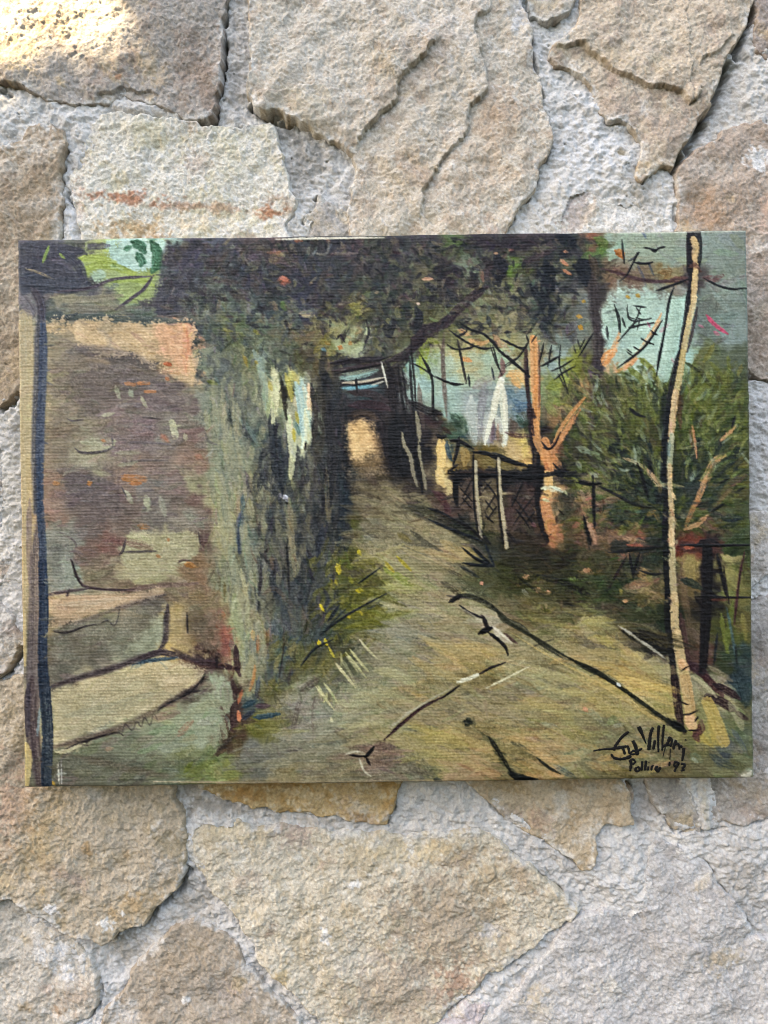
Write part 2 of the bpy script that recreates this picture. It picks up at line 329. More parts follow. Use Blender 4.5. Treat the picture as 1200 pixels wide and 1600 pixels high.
# pale stone in the lower left corner
stone([(-60, 1404), (-10, 1404), (22, 1412), (46, 1420), (56, 1440), (78, 1452), (100, 1466), (122, 1484), (138, 1510), (148, 1534), (155, 1556), (148, 1574), (134, 1590), (114, 1598), (104, 1660), (-60, 1660)],
      -2, (0, 0), ('c6bcab', 'b8ac98', 'd2cabc'), drop=9, edge=9, low=4,
      stains=((90, 1500, 26, 46, -0.6, 0.85, 'dadada', 0.8), (60, 1480, 20, 40, -0.2, 0.6, 'd6d4d0', 0.9), (75, 1545, 18, 16, 0, 0.5, 'b59a86', 0.9), (95, 1580, 20, 8, 0, 0.6, 'b08c68', 0.9), (30, 1450, 50, 40, 0, 0.4, 'ccc3b0', 1.0), (45, 1575, 16, 8, 0, 0.6, 'a98a60', 0.9)),
      steps=(((0, 1570), (24, 1562), (60, 1580), (96, 1590), (116, 1598), 3.5, 24), ((56, 1440), (80, 1470), (104, 1500), (118, 1530), 2.0, 20)))
# brown stone at the bottom, left of centre
stone([(206, 1534), (216, 1512), (238, 1486), (262, 1462), (290, 1446), (318, 1448), (346, 1462), (368, 1476), (380, 1500), (394, 1526), (418, 1548), (444, 1574), (468, 1604), (480, 1660), (140, 1660), (160, 1600), (178, 1566)],
      0, (0, 0), ('b0a08a', 'a5937c', 'c0b4a2'), drop=9, edge=7,
      stains=((190, 1590, 30, 40, 0.4, 0.7, 'cfcac2', 0.8), (340, 1560, 90, 50, 0.3, 0.5, 'bcb2a4', 1.0), (290, 1500, 70, 40, -0.5, 0.5, 'a58e70', 1.0), (287, 1568, 8, 8, 0, 0.95, 'e4e2de', 0.4), (370, 1540, 16, 20, 0, 0.6, 'b89c6c', 0.9),
              (430, 1590, 30, 16, 0.8, 0.5, 'c6c2ba', 0.9)))

# mortar relief: recessed bed, with built-up pats smeared flush or over the stones
bedh = -6.5 + 2.8 * n_low + 1.0 * n_mid2 + 0.75 * np.roll(n_sand, (313, 177), (0, 1)) + 0.5 * np.roll(n_fine, 91, 0) + 0.5 * terrace(n_ridge, 2.0)
pits = sstep(2.9, 3.7, n_crumb + 0.5 * n_mid2); bedh -= 6 * pits
for (x, y, rx, ry, ang, up) in ((930, 240, 70, 90, 0.3, 11), (880, 330, 40, 60, 0, 8), (990, 270, 40, 50, 0, 8), (1126, 170, 26, 110, 0.45, -9), (60, 180, 90, 30, 0.0, 9), (130, 230, 30, 50, 0, 9), (110, 350, 16, 60, 0, 8),
                              (230, 168, 70, 10, 0.15, 11), (370, 90, 18, 120, 0, 2), (470, 250, 60, 60, 0.6, -9), (970, 1350, 46, 66, 0.1, 13), (1160, 1370, 50, 60, 0, 5), (880, 1340, 90, 20, 0.62, 6), (700, 1260, 90, 30, 0.3, 4),
                              (15, 780, 30, 130, 0, 10), (1190, 690, 30, 90, 0, 9), (296, 1410, 34, 44, 0, -8), (240, 1500, 40, 20, -0.6, 8), (400, 1480, 20, 60, 0.6, 8), (120, 1500, 14, 50, 0.5, 2), (190, 1492, 60, 34, -0.2, -9), (860, 1410, 60, 14, -0.6, 4), (345, 1262, 60, 12, 0.2, -2),
                              (1040, 1290, 40, 20, 0.4, 4), (1105, 1270, 10, 40, 0.1, 8), (760, 1560, 40, 14, -0.75, 3), (840, 60, 10, 60, 0, 4), (20, 150, 60, 16, 0.1, 6)):
    c, s = math.cos(ang), math.sin(ang)
    u = ((GX - x) * c + (GY - y) * s) / rx; v = (-(GX - x) * s + (GY - y) * c) / ry
    bedh += 0.75 * up * np.exp(-(u * u + v * v) ** 1.5)

# open gaps where the mortar has shrunk from the stone
for w, dep, pl in ((3.4, 18, [(351, 0), (349, 70), (344, 120), (338, 160), (326, 190), (310, 190)]), (2.0, 12, [(104, 230), (98, 268), (96, 300), (92, 340), (93, 372)]), (2.6, 14, [(106, 280), (108, 304), (112, 316)]),
                   (5, 18, [(392, 162), (408, 174), (430, 180), (452, 190)]), (9.0, 30, [(1182, 0), (1154, 64), (1133, 114), (1111, 160), (1089, 204), (1068, 242), (1058, 260)]), (2.4, 12, [(824, 0), (830, 60), (838, 110), (846, 150)]),
                   (2.2, 10, [(862, 214), (854, 250), (836, 278), (830, 306), (806, 340)]), (6.5, 20, [(62, 1420), (80, 1436), (120, 1460), (160, 1476), (184, 1460), (228, 1438), (256, 1412), (280, 1386), (290, 1360)]),
                   (2.0, 10, [(740, 1232), (780, 1268), (826, 1302), (860, 1320), (924, 1362)]), (1.8, 9, [(780, 1318), (814, 1346), (850, 1374), (905, 1424)]), (2.6, 14, [(906, 1430), (880, 1446), (836, 1484), (808, 1500), (752, 1540), (700, 1586)]),
                   (2.2, 10, [(1096, 1330), (1120, 1376), (1148, 1420), (1174, 1450)]), (2.6, 14, [(986, 1226), (992, 1244), (988, 1268), (984, 1286)]), (2.4, 12, [(1064, 1302), (1110, 1300), (1160, 1290), (1215, 1280)]), (2.0, 10, [(1012, 1224), (1030, 1262), (1056, 1298)]),
                   (2.2, 10, [(152, 1530), (158, 1556), (140, 1590), (116, 1602)]), (2.0, 9, [(372, 1436), (404, 1494), (456, 1548), (500, 1606)]), (4.0, 18, [(-20, 646), (10, 634), (34, 612)]), (5.0, 20, [(-20, 1064), (10, 1050), (36, 1010)]), (3.4, 18, [(1160, 586), (1185, 590), (1222, 596)]),
                   (2.6, 14, [(1160, 944), (1185, 942), (1222, 926)]), (2.0, 10, [(466, 372), (478, 344), (500, 312)]), (2.4, 14, [(500, 306), (496, 312)]), (2.2, 12, [(1002, 222), (1004, 250), (1002, 284)]), (1.8, 9, [(1060, 262), (1058, 300), (1058, 360)]), (1.8, 8, [(160, 180), (232, 182), (312, 195), (396, 198)]),
                   (2.2, 12, [(620, 1226), (618, 1256), (606, 1290)]), (1.6, 8, [(320, 1240), (380, 1258), (476, 1274), (570, 1288)]), (3.0, 14, [(-20, 136), (6, 142), (14, 146)])):
    dd, _s, al, _t = polyline_field(catmull(pl, 8), GX + 1.5 * n_mid2 + 0.8 * n_crumb, GY + 1.5 * n_mid + 0.8 * n_crumb)
    on = sstep(-0.9, 0.4, n_edge + (1.2 if w > 3.3 else 0.25))
    bedh -= dep * np.exp(-(dd / w) ** 2) * on
mcol = np.empty((NH, NW, 3), np.float32); mcol[:] = hexrgb('d6d3ce')
mcol += (n_col * 5 + n_col2 * 4)[..., None]
for a in ((370, 90, 26, 130, 0, 0.7, 'a39e97'), (470, 250, 60, 90, 0.5, 0.85, 'a09b93'), (440, 200, 40, 20, 0.5, 0.5, '8d8983'), (930, 230, 80, 110, 0.2, 0.85, 'dcdcdc'), (880, 330, 50, 50, 0, 0.6, 'd2d0cc'), (1150, 150, 70, 90, 0.3, 0.5, 'c4c0b8'),
          (70, 180, 110, 34, 0, 0.7, 'd0cfcc'), (130, 240, 34, 60, 0, 0.7, 'cecbc6'), (112, 350, 20, 60, 0, 0.8, 'dedfe0'), (15, 780, 40, 160, 0, 0.8, 'd8d2c6'), (1185, 690, 30, 110, 0, 0.7, 'c6c3c0'), (1185, 560, 20, 40, 0, 0.5, '8d8680'),
          (970, 1360, 60, 80, 0, 0.8, 'd6d4d0'), (1160, 1380, 60, 90, 0, 0.7, 'aea89f'), (1130, 1290, 80, 14, 0, 0.7, 'c8c4be'), (870, 1340, 100, 26, 0.62, 0.6, 'c0bcb6'), (700, 1260, 80, 40, 0, 0.6, 'c4bfb6'), (340, 1262, 100, 20, 0.1, 0.8, 'a19a90'), (480, 1284, 120, 10, 0.08, 0.7, 'a8a094'),
          (300, 1420, 60, 60, 0, 0.7, 'aba498'), (180, 1490, 60, 40, 0, 0.8, 'a59e92'), (240, 1500, 50, 16, -0.7, 0.8, 'd0cdc8'), (395, 1490, 16, 60, 0.6, 0.8, 'cfd0d0'), (840, 1450, 120, 20, -0.7, 0.6, 'aba59c'), (1020, 1260, 40, 50, 0.3, 0.7, 'a7a098'), (1102, 1260, 8, 50, -0.1, 0.8, 'c9c2b0'), (1005, 300, 30, 60, 0, 0.6, 'a8a399'),
          (300, 1230, 40, 40, 0, 0.6, 'a89c8c'), (970, 237, 12, 10, 0, 0.8, 'b39f80')):
    mcol = smear(mcol, *a, hard=0.9)

tops = np.full((NH, NW), -60, np.float32)
deep = np.full((NH, NW), -99, np.float32)
HID = (GX > 86) & (GX < 1112) & (GY > 440) & (GY < 1150)      # far behind the painting: nothing of it can be seen

def cells(vmask):
    return vmask[:-1, :-1] & vmask[1:, :-1] & vmask[:-1, 1:] & vmask[1:, 1:]

def relief_object(name, Xg, Yg, H, col, vmask, mat):
    cm = cells(vmask)
    if not cm.any(): return None
    used = np.zeros(vmask.shape, bool)
    used[:-1, :-1] |= cm; used[1:, :-1] |= cm; used[:-1, 1:] |= cm; used[1:, 1:] |= cm
    idx = np.full(vmask.shape, -1, np.int32); idx[used] = np.arange(used.sum())
    f = np.stack([idx[:-1, :-1][cm], idx[1:, :-1][cm], idx[1:, 1:][cm], idx[:-1, 1:][cm]], 1)
    co = np.stack([(Xg[used] - 600) * S, -H[used] * S, (800 - Yg[used]) * S], 1)
    return mesh_object(name, co, f, mat, wall, lin(col[used]) * ALB)

for st in STONES:
    pts = np.array(st['pts'], np.float32)
    a0, b0 = pts.min(0) - 12; a1, b1 = pts.max(0) + 12
    i0 = max(0, int((b0 - Y0) / G)); i1 = min(NH, int((b1 - Y0) / G) + 2)
    j0 = max(0, int((a0 - X0) / G)); j1 = min(NW, int((a1 - X0) / G) + 2)
    sl = (slice(i0, i1), slice(j0, j1))
    Xs, Ys = GX[sl], GY[sl]
    cx, cy = pts.mean(0)
    d = sdf_poly(catmull(np.vstack([pts, pts[:1]]), 14)[:-1], Xs + 1.2 * n_mid[sl], Ys + 1.2 * n_mid2[sl]) + st['jag'] * n_edge[sl] * 0.8 + 2.5
    sd = int(abs(cx * 7 + cy * 13)) % 97
    h = st['z0'] + st['tilt'][0] * (Xs - cx) + st['tilt'][1] * (Ys - cy)
    rl = lambda f, k: np.roll(f, (sd * 11 + k * 31, sd * 17 + k * 47), (0, 1))[sl]
    h = h + st['low'] * rl(n_low, 0) * 0.8 + 0.3 * rl(n_mid, 1) + st['terr'] * 1.3 * rl(n_terr, 2) + st['grain'] * (0.66 * rl(n_grain, 3) + 0.36 * rl(n_fine, 4))
    for sp in st['steps']:
        amp, L = sp[-2], sp[-1]
        pl = catmull(sp[:-2], 6)
        dd, side, al, tot = polyline_field(pl, Xs + 1.6 * n_mid2[sl] + 0.7 * n_crumb[sl], Ys + 1.6 * n_mid[sl] + 0.7 * n_crumb[sl])
        sgn = dd * side
        tap = sstep(0, 0.12, al) * sstep(1.0, 0.88, al)
        h = h + amp * tap * np.exp(-dd / L) * sstep(-1.6, 1.2, sgn) - 0.35 * amp * tap * np.exp(-dd / 5.0) * (sgn < 0)
    e = st['edge'] * (0.8 + 0.35 * rl(n_mid2, 5).clip(-1.5, 1.5))
    e = np.maximum(e, 2.0)
    t = np.clip(d / e, 0, 1)
    h = h - 1.6 * (1 - t) ** 3                                     # worn arris
    h = np.where(d < 1.2, h - (1.2 - d) * (st['drop'] / 2.5), h)     # then the break straight down into the bed
    h = np.maximum(h, -60)
    c0, c1, c2 = (hexrgb(c) for c in st['cols'])
    col = np.empty(Xs.shape + (3,), np.float32); col[:] = c0
    col += (c1 - c0) * sstep(0.0, 1.6, rl(n_col, 6))[..., None]
    col += (c2 - col) * (sstep(0.4, 2.0, rl(n_col2, 7)) * 0.8)[..., None]
    col += (n_fine[sl] * 3.0 + rl(n_col2, 8) * 3.0)[..., None]
    full = np.zeros((NH, NW, 3), np.float32); full[sl] = col
    rs = np.random.default_rng(sd + 400)
    ext = pts.max(0) - pts.min(0)
    for _i in range(int(3 + ext[0] * ext[1] / 14000)):
        r_ = rs.uniform(14, 60)
        full = smear(full, rs.uniform(max(pts[:, 0].min(), 0), min(pts[:, 0].max(), 1200)), rs.uniform(max(pts[:, 1].min(), 0), min(pts[:, 1].max(), 1600)), r_, r_ * rs.uniform(0.3, 0.8), rs.uniform(-1, 1),
                     rs.uniform(0.4, 0.8), ('c8ad80', 'a58a70', 'dad7d2', 'b39a8a', 'd8d2c6', 'b8a27c')[rs.integers(6)], 1.0)
    for q in st['stains']:
        full = smear(full, *q)
    col = full[sl]
    grey = col.mean(-1, keepdims=True)
    col = (grey + (col - grey) * 0.80) * 1.03 + np.array((0.5, 0.0, 0.0), np.float32)
    lime = sstep(18, 3, d) * sstep(0.2, 1.3, rl(n_col, 9) + 0.5 * n_col2[sl])
    col = col + (hexrgb('d9d7d2') - col) * (0.75 * lime)[..., None]
    vis = (d > -7) & ~HID[sl]
    # do not build what lies deep below the mortar
    o = relief_object('stone', Xs, Ys, h, col, vis, M_stone)
    hv = np.where(d > -1, h, -60)
    tops[sl] = np.maximum(tops[sl], hv); deep[sl] = np.maximum(deep[sl], d)

mv = (deep < 16) & ~HID
relief_object('mortar_bed', GX, GY, bedh, mcol, mv, M_mortar)
# solid core of the wall behind the facing
def box(name, x0, x1, y0, y1, z0, z1, mat, parent=None, col=None):
    co = np.array([(x, y, z) for x in (x0, x1) for y in (y0, y1) for z in (z0, z1)], np.float32)
    f = np.array([(0, 1, 3, 2), (4, 6, 7, 5), (0, 4, 5, 1), (2, 3, 7, 6), (0, 2, 6, 4), (1, 5, 7, 3)], np.int32)
    return mesh_object(name, co, f, mat, parent, None if col is None else np.tile(col, (8, 1)), smooth=False)
box('wall_core', -0.372, 0.372, 62 * S, 0.2, -0.390, 0.390, M_mortar, wall, lin(hexrgb('b0aaa0')) * ALB)

# the wall goes on a little to every side of the photographed part, more coarsely built
G2 = 5.0
RX = np.arange(-450, 1651, G2, dtype=np.float32); RY = np.arange(-300, 1901, G2, dtype=np.float32)
QX, QY = np.meshgrid(RX, RY)
r_a = spectral(len(RY), len(RX), 2.2, 14, 1.3, 301); r_b = spectral(len(RY), len(RX), 10, 70, 1.6, 302); r_c = spectral(len(RY), len(RX), 3, 26, 1.2, 303)
inner = (QX > X0 + 3) & (QX < X1 - 6) & (QY > Y0 + 3) & (QY < Y1 - 6)
rr = np.random.default_rng(77)
seeds = np.array([(x + rr.uniform(-70, 70), y + rr.uniform(-60, 60)) for x in range(-430, 1660, 205) for y in range(-290, 1900, 190)], np.float32)
seeds = seeds[(seeds[:, 0] < -50) | (seeds[:, 0] > 1250) | (seeds[:, 1] < -50) | (seeds[:, 1] > 1650)]
ds = np.sort(np.stack([np.hypot(QX + 9 * r_b - x, (QY + 9 * r_c * 0.4 - y) * 1.1) for x, y in seeds], 0), axis=0)
own = np.argmin(np.stack([np.hypot(QX + 9 * r_b - x, (QY + 9 * r_c * 0.4 - y) * 1.1) for x, y in seeds], 0), axis=0)
dv = (ds[1] - ds[0]) * 0.5 - 7
dedge = np.maximum(np.maximum(X0 - QX, QX - X1), np.maximum(Y0 - QY, QY - Y1)) + 12      # keep clear of the finely built stones
dv = np.minimum(dv, dedge)
pal = ('c6b8a2', 'b8a68e', 'cfc8bc', 'b0a18e', 'c8b89a', 'bdb7ae')
for i in range(len(seeds)):
    m = (own == i) & (dv > -8) & ~inner
    if m.sum() < 60: continue
    hh2 = rr.uniform(-2, 5) + 2.5 * r_b + 1.2 * r_a + 1.0 * r_c - 2.0 * (1 - np.clip(dv / 8, 0, 1)) ** 2 - np.maximum(0, 2 - dv) * 4
    c0 = hexrgb(pal[rr.integers(len(pal))]); cc = np.empty(QX.shape + (3,), np.float32); cc[:] = c0
    cc += (r_c * 6 + r_a * 3)[..., None]
    relief_object('stone', QX, QY, hh2, cc, m, M_stone)
mb = np.empty(QX.shape + (3,), np.float32); mb[:] = hexrgb('d0cdc8'); mb += (r_c * 5)[..., None]
relief_object('mortar_bed', QX, QY, -6.5 + 2.5 * r_b + 1.0 * r_a + 0.8 * r_c, mb, (dv < 18) & ~inner, M_mortar)
# ------------------------------------------------------------------ the oil paint, laid on stroke by stroke
PX0, PY0, PW, PH = 14, 344, 1180, 900
PAINT = np.zeros((PH, PW, 3), np.float32)
IMP = np.zeros((PH, PW), np.float32)                 # paint thickness
pyy, pxx = np.mgrid[0:PH, 0:PW].astype(np.float32)
pxx += PX0; pyy += PY0
p_n1 = spectral(PH, PW, 3, 14, 0.5, 51, 0.0, 1.15); p_n2 = spectral(PH, PW, 12, 70, 1.2, 52); p_n3 = spectral(PH, PW, 40, 260, 1.5, 53)
prng = np.random.default_rng(21)

